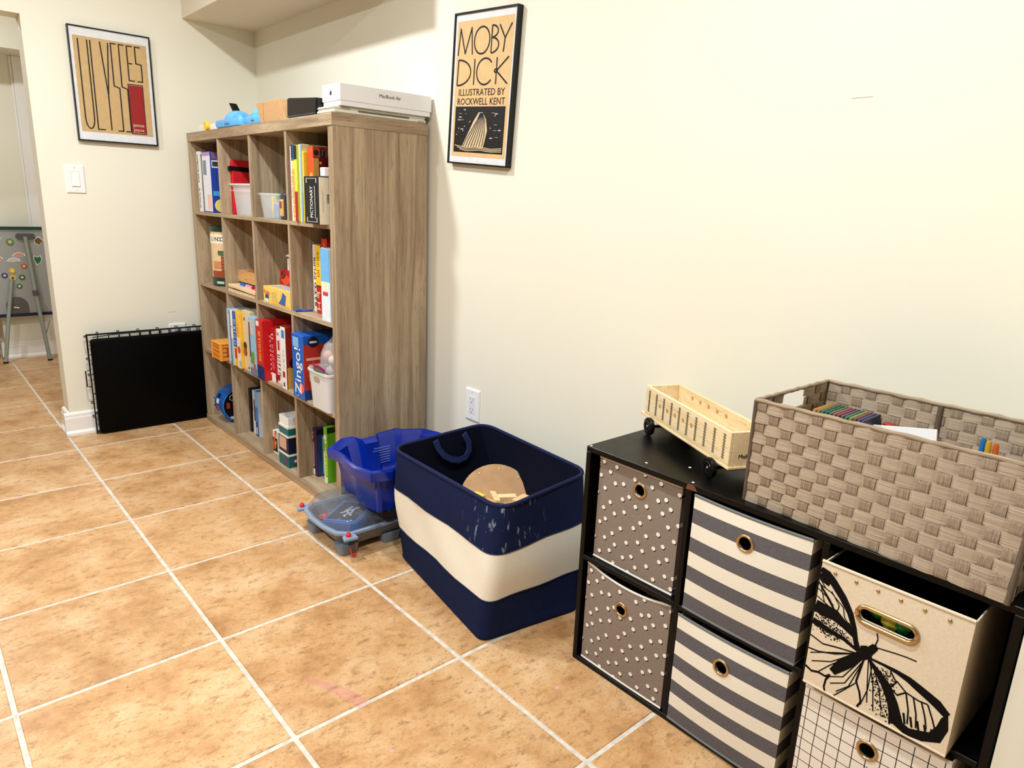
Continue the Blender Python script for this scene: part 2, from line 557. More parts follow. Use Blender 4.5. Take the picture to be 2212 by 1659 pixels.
# pink chalk marks lying on the tiles
PINK = P((240, 160, 170), .9, .1, .1)
def chalk(x, y, rx, ry, label):
    ring0 = []; ring1 = []
    for i in range(12):
        a = 2 * math.pi * i / 12; k = random.uniform(.8, 1.15)
        ring0.append((rx * k * math.cos(a), ry * k * math.sin(a), 0)); ring1.append((rx * .8 * k * math.cos(a), ry * .8 * k * math.sin(a), .0005))
    o = MB().loft([ring0, ring1]).build('chalk_spot', PINK, None, loc=(x, y, .0001))
    tag(o, label, 'chalk mark', 'pink chalk marks on the floor')
chalk(-.884, -2.686, .0055, .005, 'pink chalk spot nearest the bottom edge of the floor')
chalk(-.447, -2.768, .0055, .006, 'larger pink chalk spot left of the dotted lower drawer')
chalk(-.517, -2.895, .004, .003, 'tiny pink chalk speck near the lowest visible grout crossing')
chalk(-.458, -2.605, .003, .003, 'faint pink chalk speck just in front of the tote')
SMEAR = m_glass('pink_chalk_smear', (236, 150, 160), .11, .9)
sm = strip([(-.93, -2.345, .0003), (-.905, -2.38, .0003), (-.885, -2.43, .0003), (-.866, -2.48, .0003), (-.858, -2.527, .0003)], [.012, .022, .03, .036, .03], .0002)
tag(sm.build('chalk_smear', SMEAR), 'faded pink chalk smear crossing a grout line', 'chalk mark', 'pink chalk marks on the floor')

# ------------------------------------------------------------------ bookcase
BX0, BX1 = -.405, -.018
BY0, BY1 = -1.550, -.056
bk = thing('bookcase', 'tall brown wood-grain bookcase with sixteen open cubbies against the wall', 'bookcase', (0, 0, 0))
MB().box(BX0, BX1, BY0, BY1, 1.4185, 1.459).build('top_slab', WOODY, bk, .0012)
MB().box(BX0, BX1, BY0 - .0006, BY0, 1.4185, 1.459).build('slab_edge_band', WOODX, bk)
MB().box(BX0, BX1, BY0, BY1, 0, .032).build('bottom_slab', WOODY, bk, .0012)
UT = .036
MB().box(BX0 + .003, BX1, BY0 + .001, BY0 + UT, .032, 1.4185).build('side_panel', WOODZ, bk, .001)
MB().box(BX0 + .003, BX1, BY1 - UT, BY1 - .001, .032, 1.4185).build('side_panel', WOODZ, bk, .001)
MB().box(BX1 - .006, BX1 + .001, BY0 + UT, BY1 - UT, .032, 1.4185).build('back_panel', WOODZ, bk)
SH = [.032, .397, .7415, 1.091]
for z in SH[1:]:
    MB().box(BX0 + .003, BX1 - .006, BY0 + UT, BY1 - UT, z - .0155, z).build('shelf', WOODY, bk, .0008)
TOPS = [SH[1] - .0155, SH[2] - .0155, SH[3] - .0155, 1.4185]
DY = [(-.4685, -.4525), (-.828, -.812), (-1.1815, -1.1655)]
for r in range(4):
    for (a, b) in DY:
        MB().box(BX0 + .003, BX1 - .006, a, b, SH[r], TOPS[r]).build('divider', WOODZ, bk, .0008)
for (y, z) in ((BY1 - UT - .0005, .085), (BY1 - UT - .0005, .125), (BY1 - UT - .0005, 1.36)):
    MB().lathe([(.003, -.001), (.003, .0012)], 8, (-.372, y, z), 'Y').build('peg_hole', BLACK, bk)

# --- boxed games and books. local frame: origin at the near front base corner, spine on x=0, near cover on y=0
def game(name, label, cat, x, y, z, d, t, h, body, deco=(), group='games and books in the bookcase', tilt=0, bevel=.0012, yaw=0):
    g = thing(name, label, cat, (x, y, z), 0, group, rot=(tilt, 0, yaw))
    MB().box(0, d, 0, t, 0, h).build('box', P(body, .35), g, bevel)
    for li, q in enumerate(deco):
        k = q[0]
        e = .0006 + .00012 * li
        if k == 's':      # spine panel, fractions: a left->right, b bottom->top
            _, a0, a1, b0, b1, c = q
            MB().box(-e, .0005, t * (1 - a1), t * (1 - a0), h * b0, h * b1).build('spine_panel', P(c, .4), g)
        elif k == 'c':    # cover panel
            _, a0, a1, b0, b1, c = q
            MB().box(d * a0, d * a1, -e, .0005, h * b0, h * b1).build('cover_panel', P(c, .4), g)
        elif k == 'so':   # round spot on the spine
            _, a, b, r, c = q
            MB().lathe([(r, -e), (r, -.0003)], 18, (0, t * (1 - a), h * b), 'X').build('printed_spot', P(c, .4), g)
        elif k == 'co':
            _, a, b, r, c = q
            MB().lathe([(r, -e), (r, -.0003)], 18, (d * a, 0, h * b), 'Y').build('printed_spot', P(c, .4), g)
        elif k == 'st':   # spine text
            _, s, size, a, b, fr, c, sx = q
            text(s, size, g, (-e - .0004, t * (1 - a), h * b), fr, P(c, .4), sx)
        elif k == 'sp':   # lettering too small to read: a run of glyph-like marks up the spine
            _, nn, a, b0, b1, wf, c = q
            rg = random.Random(nn * 31 + int(b0 * 97)); gm = MB()
            cell = (b1 - b0) * h / nn; gw = t * wf; yc = t * (1 - a); st = min(cell, gw) * .17
            for i in range(nn):
                z0 = b0 * h + i * cell; z1 = z0 + cell * .74
                pick = rg.sample(range(5), 3)
                for pk in pick:
                    if pk == 0: r4 = (yc - gw / 2, yc + gw / 2, z0, z0 + st)
                    elif pk == 1: r4 = (yc - gw / 2, yc + gw / 2, z1 - st, z1)
                    elif pk == 2: r4 = (yc - gw / 2, yc - gw / 2 + st, z0 + st, z1 - st)
                    elif pk == 3: r4 = (yc + gw / 2 - st, yc + gw / 2, z0 + st, z1 - st)
                    else: r4 = (yc - st / 2, yc + st / 2, z0 + st, z1 - st)
                    gm.box(-e - .0002, -e + .0002, *r4)
            gmo = gm.build('faded_lettering', P(c, .4), g); gmo['kind'] = 'stuff'
        elif k == 'ct':
            _, s, size, a, b, fr, c, sx = q
            text(s, size, g, (d * a, -e - .0004, h * b), fr, P(c, .4), sx)
    return g
def textlines(n, a0, a1, b0, b1, c, kind='c', hgt=.35):
    out = []
    for i in range(n):
        bb = b1 - (b1 - b0) * (i + .5) / n
        k = (b1 - b0) / n * hgt / 2
        out.append((kind, a0, a0 + (a1 - a0) * random.uniform(.7, 1), bb - k, bb + k, c))
    return out

Z1, Z2, Z3, Z4 = SH[3], SH[2], SH[1], SH[0]
# row 1, first cubby
game('game_box', 'white slim box with black lettering at the left end of the top shelf row', 'game', -.385, -.150, Z1, .27, .034, .283, (240, 236, 230),
     [('st', 'AWESOME IDEAS', .019, .5, .72, 'front_down', (20, 20, 20), .9), ('sp', 9, .5, .06, .42, .45, (60, 50, 46))])
game('book', 'thin dark book between the white slim box and the blue-sided box', 'book', -.378, -.186, Z1, .25, .030, .27, (26, 28, 32), [('s', .2, .6, .55, .95, (60, 90, 60))])
game('game_box', 'box with lavender top and deep blue near side, top left cubby', 'game', -.385, -.305, Z1, .28, .112, .279, (40, 66, 160),
     [('s', .02, .98, .02, .93, (226, 228, 238)), ('s', .1, .5, .62, .86, (120, 130, 150)), ('s', .02, .98, .93, .99, (176, 140, 196)), ('s', .45, .9, .06, .3, (238, 190, 170)),
      ('c', .02, .98, .88, .99, (120, 90, 130)), ('c', .02, .14, .74, .86, (232, 232, 232)), ('c', .03, .13, .76, .84, (60, 60, 60)), ('co', .14, .12, .03, (240, 220, 120)), ('c', .02, .3, .28, .36, (70, 160, 220))])
# second cubby: red bag and clear bin
rb = thing('felt_folder', 'red upright folder with black strap behind the clear lidded bin', 'folder', (-.362, -.512, Z1), 0, None, rot=(-.10, 0, 0))
MB().prism([(0, 0, 0), (.26, 0, 0), (.26, 0, .236), (.01, 0, .243)], (0, .028, 0)).build('panel', P((190, 26, 32), .7, .08, .2), rb, .004)
MB().prism([(-.003, -.0025, .196), (.262, -.0025, .178), (.262, -.0025, .200), (-.003, -.0025, .214)], (0, .032, 0)).build('strap', BLACK, rb)
text('C.A.', .022, rb, (.215, -.0035, .215), 'side', P((220, 60, 70), .6))
def bin_(name, label, x, y, z, d0, w0, d1, w1, h, mat, rimmat=None, lid=False, rot=0, rr=.012):
    """open tapered plastic bin, origin at centre of its base"""
    b = thing(name, label, 'bin', (x, y, z), rot)
    m = MB(); n = 4
    ro = rrect(-d0 / 2, d0 / 2, -w0 / 2, w0 / 2, rr, 0, n); rt = rrect(-d1 / 2, d1 / 2, -w1 / 2, w1 / 2, rr, h, n)
    k = .0016
    ri = rrect(-d1 / 2 + k, d1 / 2 - k, -w1 / 2 + k, w1 / 2 - k, rr - .001, h, n); rb_ = rrect(-d0 / 2 + k, d0 / 2 - k, -w0 / 2 + k, w0 / 2 - k, rr - .001, .002, n)
    m.loft([ro, rt, ri, rb_])
    m.build('shell', mat, b, smooth=40)
    e = .006
    MB().loft([rrect(-d1 / 2 - e, d1 / 2 + e, -w1 / 2 - e, w1 / 2 + e, rr + e, h - .008, n), rrect(-d1 / 2 - e, d1 / 2 + e, -w1 / 2 - e, w1 / 2 + e, rr + e, h, n),
               rrect(-d1 / 2, d1 / 2, -w1 / 2, w1 / 2, rr, h, n), rrect(-d1 / 2, d1 / 2, -w1 / 2, w1 / 2, rr, h - .008, n)], False, False).build('rim', rimmat or mat, b, smooth=40)
    if lid:
        MB().loft([rrect(-d1 / 2 - .004, d1 / 2 + .004, -w1 / 2 - .004, w1 / 2 + .004, rr, h - .03, n), rrect(-d1 / 2 - .004, d1 / 2 + .004, -w1 / 2 - .004, w1 / 2 + .004, rr, h - .033, n)], False, False).build('rib', mat, b)
    return b
b1_ = bin_('clear_bin', 'small clear bin with grey cards inside, in front of the red folder', -.285, -.575, Z1, .13, .30, .145, .325, .137, m_glass('milky_clear_plastic', (238, 238, 240), .55, .2), FROST, True)
tag(MB().box(-.05, .05, -.12, .09, 0, .062).build('card_stack', P((150, 150, 156), .7, .08), None, .002, loc=(-.285, -.575, Z1 + .004)), 'grey card stack seen through the small clear bin', 'cards')
# third cubby
b2_ = bin_('clear_bin', 'small clear tub of coloured craft bits beside the top row of books', -.325, -.968, Z1, .12, .155, .135, .185, .10, CLEAR, CLEAR)
for k, (dx, dy, c, sz, lb) in enumerate([(-.02, .05, (240, 214, 60), (.02, .012, .085), 'yellow stick standing in the clear tub of craft bits'), (.01, .055, (40, 150, 70), (.05, .03, .022), 'green clip on top of the clear tub of craft bits'),
                                         (-.01, -.01, (120, 160, 215), (.06, .05, .06), 'pale blue packet inside the clear tub of craft bits'), (.0, -.05, (210, 226, 236), (.06, .03, .075), 'white packet inside the clear tub of craft bits')]):
    zb = .078 if k == 1 else .003
    tag(MB().box(-sz[0] / 2, sz[0] / 2, -sz[1] / 2, sz[1] / 2, 0, sz[2]).build('craft_piece', P(c, .5), None, .003, loc=(-.325 + dx, -.968 + dy, Z1 + zb)), lb, 'craft supply')
bt = thing('battery_pack', 'brown and yellow blister pack leaning right of the clear tub', 'package', (-.385, -1.112, Z1), 0)
MB().box(0, .012, 0, .042, 0, .10).build('card', P((58, 54, 62), .4), bt, .004)
MB().box(-.008, .002, .006, .036, .012, .078).build('blister', P((206, 170, 96), .25), bt, .004)
MB().box(-.0095, -.007, .012, .03, .045, .07).build('printed_panel', P((150, 60, 40), .4), bt)
tag(MB().hexa([(-.04, -.04, 0), (.05, -.04, 0), (.05, .045, 0), (-.04, .045, 0)], [(-.01, .02, .062), (.01, .015, .062), (.012, .04, .056), (-.008, .045, .06)]).build('foil_bag', P((70, 96, 84), .25), None, .003, loc=(-.30, -1.10, Z1 + .088)), 'dark green foil bag poking out above the blister pack', 'bag')
# fourth cubby: row of spines, then the two boxes in front
XF4 = -.385
game('book', 'thin brown paperback leftmost in the top right cubby', 'book', XF4, -1.199, Z1, .2, .014, .27, (150, 76, 54))
game('book', 'white spined activity book beside the thin brown paperback', 'book', XF4 - .012, -1.222, Z1, .2, .021, .272, (238, 234, 226), [('sp', 10, .5, .3, .62, .35, (110, 170, 140))])
game('book', 'orange striped workbook with blue block at the top of its spine', 'book', XF4 - .018, -1.252, Z1, .2, .028, .275, (246, 206, 130),
     [('s', 0, 1, .80, 1, (40, 92, 160)), ('s', 0, .5, .83, 1, (22, 30, 50)), ('sp', 15, .35, .06, .70, .34, (240, 140, 50)), ('sp', 13, .75, .2, .70, .22, (226, 120, 40))])
game('book', 'lime green spined workbook with black top block', 'book', XF4 - .022, -1.276, Z1, .2, .022, .272, (206, 220, 70), [('s', 0, 1, .82, 1, (22, 22, 22)), ('s', 0, 1, 0, .4, (168, 26, 30))])
game('book', 'pale blue and cream spined book beside the lime workbook', 'book', XF4 - .014, -1.300, Z1, .2, .022, .276, (232, 222, 170), [('s', .45, 1, 0, 1, (150, 186, 226))])
game('book', 'thin bright yellow book behind the black word game box', 'book', XF4 - .012, -1.312, Z1, .2, .010, .25, (240, 214, 60))
game('game_box', 'tall orange spined box with red cover and row of square letter tiles', 'game', XF4 + .002, -1.362, Z1, .26, .046, .268, (112, 20, 22),
     [('s', .0, .98, .0, 1, (212, 84, 40)), ('so', .6, .62, .012, (240, 180, 60)), ('st', 'A', .03, .5, .2, 'front', (240, 190, 120), 1), ('c', 0, 1, .86, 1, (196, 74, 44)), ('c', 0, .08, 0, .85, (236, 170, 80)),
      ('c', .10, .18, .86, .98, (44, 44, 46)), ('c', .20, .28, .86, .98, (66, 66, 68)), ('c', .30, .38, .86, .98, (44, 44, 46)), ('co', .045, .92, .010, (40, 36, 36)),
      ('ct', 'T', .03, .14, .92, 'side', (236, 100, 80), .8), ('ct', 'R', .03, .24, .92, 'side', (230, 226, 216), .8), ('ct', 'U', .03, .34, .92, 'side', (230, 226, 216), .8),
      ('co', .105, .79, .005, (230, 150, 70)), ('c', .12, .3, .55, .69, (36, 30, 30)), ('c', .16, .25, .58, .65, (214, 206, 190))])
game('game_box', 'black word game box with white spine lettering and cream barcode side', 'game', -.432, -1.500, Z1, .26, .116, .162, (20, 21, 22),
     [('st', 'PICTIONARY', .030, .50, .46, 'front_up', (238, 238, 236), .62), ('s', .70, .72, .12, .80, (230, 230, 228)), ('s', .16, .2, .05, .14, (200, 200, 200)), ('s', .8, .84, .05, .14, (200, 200, 200)), ('s', .16, .84, .04, .05, (200, 200, 200)),
      ('s', .16, .2, .86, .95, (200, 200, 200)), ('s', .8, .84, .86, .95, (200, 200, 200)), ('s', .16, .84, .95, .96, (200, 200, 200)),
      ('c', .0, 1, .0, .98, (232, 222, 198))] + [('c', .105, .165, .44 + .022 * i, .44 + .022 * i + random.choice((.008, .013)), (50, 48, 46)) for i in range(9)] + [('c', .040 + .012 * i, .044 + .012 * i, .25, .72 - .05 * i, (196, 186, 164)) for i in range(2)])
tag(MB().box(-.02, .03, -.02, .012, 0, .03).build('small_box', WHITE, None, .002, loc=(-.395, -1.488, Z1 + .162)), 'tiny white box on top of the black word game box', 'box')

# row 2, first cubby: canister
cn = thing('log_canister', 'cylindrical log toy canister with dark green lid and cabin picture', 'canister', (-.300, -.262, Z2), 0)
MB().lathe([(.088, .042), (.088, .262)], 36).build('drum', P((226, 196, 150), .45), cn, smooth=40)
MB().lathe([(.089, 0), (.0895, .002), (.0895, .042), (.088, .042)], 36).build('base_band', P((16, 62, 48), .4), cn, smooth=40)
MB().lathe([(.091, .262), (.092, .264), (.092, .282), (.088, .286)], 36).build('lid', P((18, 58, 46), .35), cn, smooth=40)
def curved_patch(a0, a1, z0, z1, r, n=8):
    m = MB(); vs = []
    for rr in (r, r + .0008):
        for i in range(n + 1):
            a = R(a0 + (a1 - a0) * i / n)
            for z in (z0, z1): vs.append((-rr * math.cos(a), -rr * math.sin(a), z))
    o = 2 * (n + 1); fs = []
    for i in range(n):
        q = 2 * i
        fs += [(q, q + 2, q + 3, q + 1), (o + q, o + q + 1, o + q + 3, o + q + 2), (q, o + q, o + q + 2, q + 2), (q + 1, q + 3, o + q + 3, o + q + 1)]
    return m.add(vs, fs)
curved_patch(-14, 118, .205, .248, .0885).build('title_panel', P((244, 236, 214), .45), cn)
curved_patch(0, 70, .042, .075, .0885).build('printed_panel', P((150, 70, 40), .5), cn)
curved_patch(40, 115, .075, .150, .0885).build('printed_panel', P((128, 62, 40), .5), cn)
for k in range(5):
    curved_patch(42, 112, .080 + k * .015, .089 + k * .015, .0893).build('printed_panel', P((176, 92, 58), .5), cn)
curved_patch(8, 40, .085, .120, .0888).build('printed_panel', P((206, 134, 90), .5), cn)
curved_patch(62, 74, .08, .145, .0898).build('printed_panel', P((40, 20, 18), .5), cn)
curved_patch(30, 120, .150, .172, .0892).build('printed_panel', P((78, 104, 78), .5), cn)
curved_patch(60, 120, .172, .186, .0889).build('printed_panel', P((150, 80, 80), .5), cn)
def ctext(body, size, a_mid, z, r, mat, parent, da):
    """letters placed one after another around the drum, merged into one print"""
    for k, ch in enumerate(body):
        if ch == ' ': continue
        t = text(ch, size, parent, (0, 0, 0), 'front', mat)
        a = R(a_mid + (k - (len(body) - 1) / 2) * da)
        t.data.transform(Matrix.Translation((-r * math.cos(a), -r * math.sin(a), z)) @ Matrix.Rotation(a, 4, 'Z'))
ctext('LINCOLN LOGS', .027, 60, .226, .0897, P((60, 36, 24), .5), cn, 9.4)
curved_patch(20, 46, .012, .024, .0898).build('printed_panel', P((196, 206, 190), .5), cn)
# second cubby: boards and wooden tray
bd = thing('wooden_board', 'pale flat board with dark painted centre under the peg board', 'board', (-.398, -.79, Z2), 0)
MB().box(0, .2, 0, .315, 0, .012).build('panel', BLONDEY, bd, .001)
MB().box(.012, .18, .03, .285, .012, .0128).build('painted_panel', BLACK, bd)
bd2 = thing('peg_board', 'tilted pale peg board with blue, pink and red pegs', 'board', (-.402, -.80, Z2 + .016), 0, None, rot=(.02, .02, 0))
MB().box(0, .22, 0, .315, 0, .012).build('panel', BLONDEY, bd2, .001)
for k, c in enumerate([(40, 110, 200), (40, 110, 200), (232, 170, 210), (232, 170, 210), (170, 30, 40), (214, 60, 40)]):
    MB().lathe([(.008, .012), (.008, .024)], 6, (.035, .238 - k * .034, 0)).build('peg', P(c, .5), bd2)
tr = thing('wooden_tray', 'honey-coloured open wooden tray standing on the peg board', 'tray', (-.345, -.808, Z2 + .042), 0)
MB().box(0, .012, 0, .345, 0, .052).build('front_rail', OAK, tr, .001)
MB().box(.2, .212, 0, .345, 0, .052).build('rear_rail', OAK, tr, .001)
MB().box(.012, .2, .333, .345, 0, .052).build('end_rail', OAK, tr, .001)
MB().box(.012, .2, 0, .012, 0, .052).build('end_rail', OAK, tr, .001)
MB().box(.012, .2, .012, .333, .0, .008).build('bottom', OAK, tr)
# third cubby: yellow box, red box, white pieces
yb = thing('card_game_box', 'long yellow trading card game box lying across its cubby', 'game', (-.398, -1.155, Z2), 0)
MB().box(0, .19, 0, .265, 0, .070).build('box', P((240, 206, 100), .35), yb, .001)
MB().box(-.0007, 0, .01, .19, .004, .012).build('printed_panel', P((236, 180, 60), .4), yb)
text('Poke', .03, yb, (-.0015, .228, .046), 'front', P((226, 130, 70), .4))
MB().lathe([(.018, -.0012), (.018, 0)], 20, (0, .228, .024), 'X').build('printed_spot', P((36, 60, 110), .4), yb)
MB().box(-.0016, -.001, .212, .244, .006, .02).build('printed_panel', P((230, 236, 240), .4), yb)
for k in range(6):
    MB().box(-.0009, 0, .125, .188 - (k % 2) * .01, .016 + k * .007, .0175 + k * .007).build('printed_line', P((200, 160, 80), .4), yb)
MB().prism([(-.0010, .115, .012), (-.0010, .05, .008), (-.0010, .04, .05), (-.0010, .07, .062), (-.0010, .085, .035)], (.0006, 0, 0)).build('printed_panel', P((50, 92, 170), .4), yb)
MB().box(.02, .17, .03, .23, .07, .0706).build('top_panel', P((170, 186, 190), .4), yb)
rx = thing('card_box', 'small red starburst card box on top of the yellow box', 'box', (-.320, -1.13, Z2 + .0706), 0)
MB().box(0, .06, 0, .245, 0, .064).build('box', P((176, 24, 28), .35), rx, .001)
MB().prism([(-.0006, .235, .02), (-.0006, .19, .0), (-.0006, .12, .03), (-.0006, .18, .045)], (.0006, 0, 0)).build('printed_panel', P((226, 80, 40), .4), rx)
MB().torus((-.0004, .21, .044), .014, .003, 'X', 16, 4).build('printed_ring', P((50, 16, 16), .4), rx)
wp = thing('paper_stack', 'white folded paper scraps piled on the red card box', 'paper', (-.31, -1.07, Z2 + .1346), 0)
MB().box(0, .05, 0, .13, 0, .05).build('packet', WHITE, wp, .002)
MB().hexa([(-.005, .0, .053), (.06, .0, .05), (.06, .15, .055), (-.005, .145, .06)], [(.0, .0, .075), (.06, .0, .07), (.055, .12, .066), (.0, .12, .07)]).build('fold', P((232, 230, 226), .6), wp, .003)
# fourth cubby
game('game_box', 'white spined battle game box with bold black lettering in second row', 'game', -.325, -1.262, Z2, .27, .05, .262, (236, 232, 226), [('st', 'BATTLESHIP', .036, .5, .45, 'front_up', (20, 20, 20), 1)])
game('game_box', 'yellow over red spined box beside the white battle game', 'game', -.338, -1.306, Z2, .27, .043, .263, (190, 34, 28),
     [('s', 0, 1, .42, 1, (246, 204, 50)), ('s', 0, 1, .405, .42, (30, 20, 20)), ('sp', 7, .5, .70, .92, .4, (120, 70, 30)), ('sp', 2, .5, .55, .66, .5, (190, 50, 36)), ('sp', 2, .5, .06, .36, .6, (240, 226, 190))])
game('game_box', 'tall dark red spined box, tallest in the second-row right cubby', 'game', -.335, -1.352, Z2, .28, .044, .292, (184, 38, 28), [('s', .45, .55, .8, .95, (230, 120, 60)), ('s', .6, 1, .3, .6, (150, 150, 40))])
game('game_box', 'yellow and red thin box beside the pale blue-sided box', 'game', -.368, -1.420, Z2, .26, .05, .262, (240, 214, 90), [('s', 0, 1, 0, .38, (200, 40, 50)), ('s', .3, .9, .45, .6, (120, 150, 60))])
game('game_box', 'sky blue and white box last before the bookcase side, second row', 'game', -.398, -1.492, Z2, .27, .066, .264, (226, 238, 248),
     [('s', 0, 1, .55, 1, (110, 180, 232)), ('s', .1, .9, .42, .55, (240, 232, 200)), ('s', .2, .8, .36, .41, (200, 60, 60))])
pen = thing('blue_marker', 'blue marker pen lying on the shelf below the white battle game', 'marker', (-.366, -1.214, Z2 + .005), 1.33)
MB().lathe([(.003, -.032), (.0045, -.030), (.0045, .012), (.004, .013)], 10, axis='Y').build('barrel', P((60, 84, 170), .35), pen, smooth=40)
MB().lathe([(.0049, .011), (.0049, .034), (.003, .036)], 10, axis='Y').build('cap', P((50, 72, 160), .35), pen, smooth=40)
MB().prism([(-.001, .02, .004), (-.001, .036, .016), (-.001, .034, .019), (-.001, .014, .0055)], (.003, 0, 0)).build('clip', P((80, 104, 190), .35), pen)

# row 3, first cubby
cr = thing('toy_crate', 'small orange slatted toy crate at the front edge of its cubby', 'toy', (-.440, -.437, Z3), 0)
OR = P((226, 140, 46), .55, .1)
for z in (0, .021, .042, .063):
    MB().box(0, .10, 0, .118, z, z + .0175).build('slat_band', OR, cr, .001)
for (x, y) in ((-.002, -.002), (-.002, .108), (.09, -.002)):
    MB().box(x, x + .012, y, y + .012, 0, .084).build('corner_post', P((236, 158, 60), .55, .1), cr, .001)
MB().box(.002, .098, .002, .116, .002, .078).build('core', P((60, 34, 16), .7), cr)
MB().box(.03, .09, -.0015, 0, .022, .06).build('label_panel', P((176, 60, 30), .5), cr)
MB().box(-.003, .103, -.003, .121, .0805, .0862).build('lid', P((240, 166, 66), .5, .1), cr, .001)
# second cubby
game('game_box', 'pale blue patterned spined box leftmost in the third-row second cubby', 'game', -.412, -.512, Z3, .27, .041, .262, (150, 190, 220), [('s', 0, 1, 0, .5, (170, 176, 200)), ('s', .2, .8, .05, .9, (196, 214, 232))], tilt=.0)
game('game_box', 'white and sky blue slim box beside the pale blue patterned box', 'game', -.416, -.548, Z3, .27, .032, .260, (236, 238, 240), [('s', 0, .25, 0, 1, (20, 22, 26)), ('s', .3, 1, 0, .5, (150, 200, 226)), ('s', .3, 1, .7, .72, (180, 180, 180))])
game('game_box', 'yellow card game box with blue lettered spine label', 'game', -.414, -.632, Z3, .27, .082, .262, (244, 190, 60),
     [('s', 0, .48, .36, 1, (36, 84, 170)), ('sp', 9, .24, .40, .86, .26, (240, 240, 244)), ('s', .5, 1, .0, .55, (236, 224, 206)), ('s', .1, .4, .15, .33, (196, 60, 40)), ('so', .78, .33, .018, (206, 80, 50)),
      ('s', .62, 1, .01, .16, (236, 236, 236)), ('s', .75, .8, .03, .13, (40, 40, 40)), ('s', .86, .9, .03, .13, (40, 40, 40)), ('sp', 5, .7, .62, .80, .14, (226, 150, 30))])
game('game_box', 'cream wooden game case with round finger holes beside the yellow box', 'game', -.400, -.722, Z3, .27, .085, .276, (222, 202, 162),
     [('so', .25, .86, .008, (130, 60, 40)), ('so', .6, .05, .006, (40, 40, 60)), ('so', .2, .40, .02, (40, 30, 30)), ('so', .2, .3, .02, (150, 60, 40))])
game('game_box', 'light blue picture box protruding in front of the second divider', 'game', -.412, -.808, Z3, .24, .07, .262, (150, 196, 222), [('s', 0, 1, .0, .12, (90, 130, 180)), ('s', .2, .8, .7, .95, (206, 190, 180)), ('s', .1, .7, .2, .4, (110, 150, 70)), ('s', .5, .9, .06, .2, (200, 90, 60)), ('s', 0, .16, .3, .9, (50, 66, 110))])
# third cubby
game('game_box', 'big red strategy box with orange spine lettering and white cover text', 'game', -.418, -.905, Z3, .25, .072, .264, (196, 22, 28),
     [('s', .02, .98, .24, 1, (198, 40, 30)), ('s', 0, 1, 0, .24, (24, 44, 110)), ('s', .1, .5, .9, .98, (236, 236, 236)), ('sp', 14, .5, .30, .84, .34, (246, 180, 90)),
      ('ct', 'POKEMON', .020, .42, .88, 'side', (236, 190, 90), 1)] + textlines(9, .12, .42, .08, .78, (236, 190, 190), 'c', .5))
game('game_box', 'dark red script-lettered box with white foot beside the big red box', 'game', -.386, -.949, Z3, .24, .040, .235, (178, 20, 28),
     [('s', 0, 1, 0, .16, (240, 236, 236)), ('sp', 6, .5, .22, .72, .6, (240, 130, 130)), ('sp', 2, .5, .80, .94, .5, (244, 220, 220))])
game('game_box', 'white spined box with black lettering and red ring, third row', 'game', -.378, -.993, Z3, .24, .042, .236, (240, 228, 224),
     [('sp', 5, .5, .14, .56, .6, (30, 26, 26)), ('s', .35, .75, .62, .8, (150, 40, 30)), ('so', .3, .1, .014, (150, 26, 30)), ('sp', 1, .4, .90, .95, .5, (30, 30, 30))])
game('game_box', 'white spined box with rust cover, last before the third divider', 'game', -.396, -1.086, Z3, .25, .046, .262, (150, 34, 28),
     [('s', 0, 1, 0, 1, (238, 234, 232)), ('s', .2, .8, .82, .95, (50, 130, 206)), ('sp', 11, .5, .32, .66, .34, (150, 140, 140)), ('s', .2, .7, .18, .28, (160, 50, 40)), ('s', .3, .6, .03, .1, (50, 50, 50)),
      ('c', .02, .5, .0, .35, (206, 160, 70)), ('co', .17, .42, .028, (16, 12, 12))])
# fourth cubby
zg = game('game_box', 'bright blue box with white lettered spine and red near side', 'game', -.410, -1.282, Z3, .26, .104, .260, (24, 92, 190),
     [('st', 'Zingo!', .078, .5, .44, 'front_up', (244, 244, 236), .95), ('s', .1, .6, .80, .95, (130, 180, 230)), ('so', .34, .09, .020, (150, 190, 230)), ('so', .34, .09, .017, (24, 92, 190)), ('so', .75, .17, .02, (230, 110, 90)),
      ('c', 0, 1, .16, .86, (190, 50, 36)), ('c', .04, .3, .62, .66, (240, 180, 160)), ('c', .08, .3, .3, .56, (236, 196, 150)), ('c', 0, 1, 0, .15, (20, 60, 130)), ('co', .16, .9, .022, (20, 24, 50)), ('c', .10, .22, .885, .915, (236, 236, 236))])
wb = bin_('frosted_bin', 'frosted white bin full of bagged toys beside the bright blue box', -.315, -1.425, Z3, .20, .145, .215, .165, .152, FROST, FROST, rr=.016)
MB().prism([(-.1062, .034 - .010 * math.cos(R(a)) * (1) if False else .012 + .010 * math.cos(R(a)) + (.014 if math.cos(R(a)) > 0 else -.014), .118 + .010 * math.sin(R(a))) for a in range(0, 360, 24)], (-.0008, 0, 0)).build('hand_hole', P((170, 150, 130), .6), wb)
zb_ = thing('zip_bag', 'clear zip bag of mixed toys heaped in the frosted bin', 'bag', (-.325, -1.42, Z3 + .006), 0)
rng = random.Random(3)
rings = []
for k, (zz, sx, sy) in enumerate([(0, .06, .05), (.05, .07, .06), (.12, .085, .068), (.17, .088, .068), (.21, .084, .066), (.245, .066, .062), (.268, .034, .056)]):
    rings.append([(sx * math.cos(2 * math.pi * i / 16) * (1 + rng.uniform(-.09, .09)), sy * math.sin(2 * math.pi * i / 16) * (1 + rng.uniform(-.09, .09)) - .004 * k, zz + rng.uniform(-.006, .006)) for i in range(16)])
MB().loft(rings).build('bag_skin', BAGP, zb_, smooth=50)
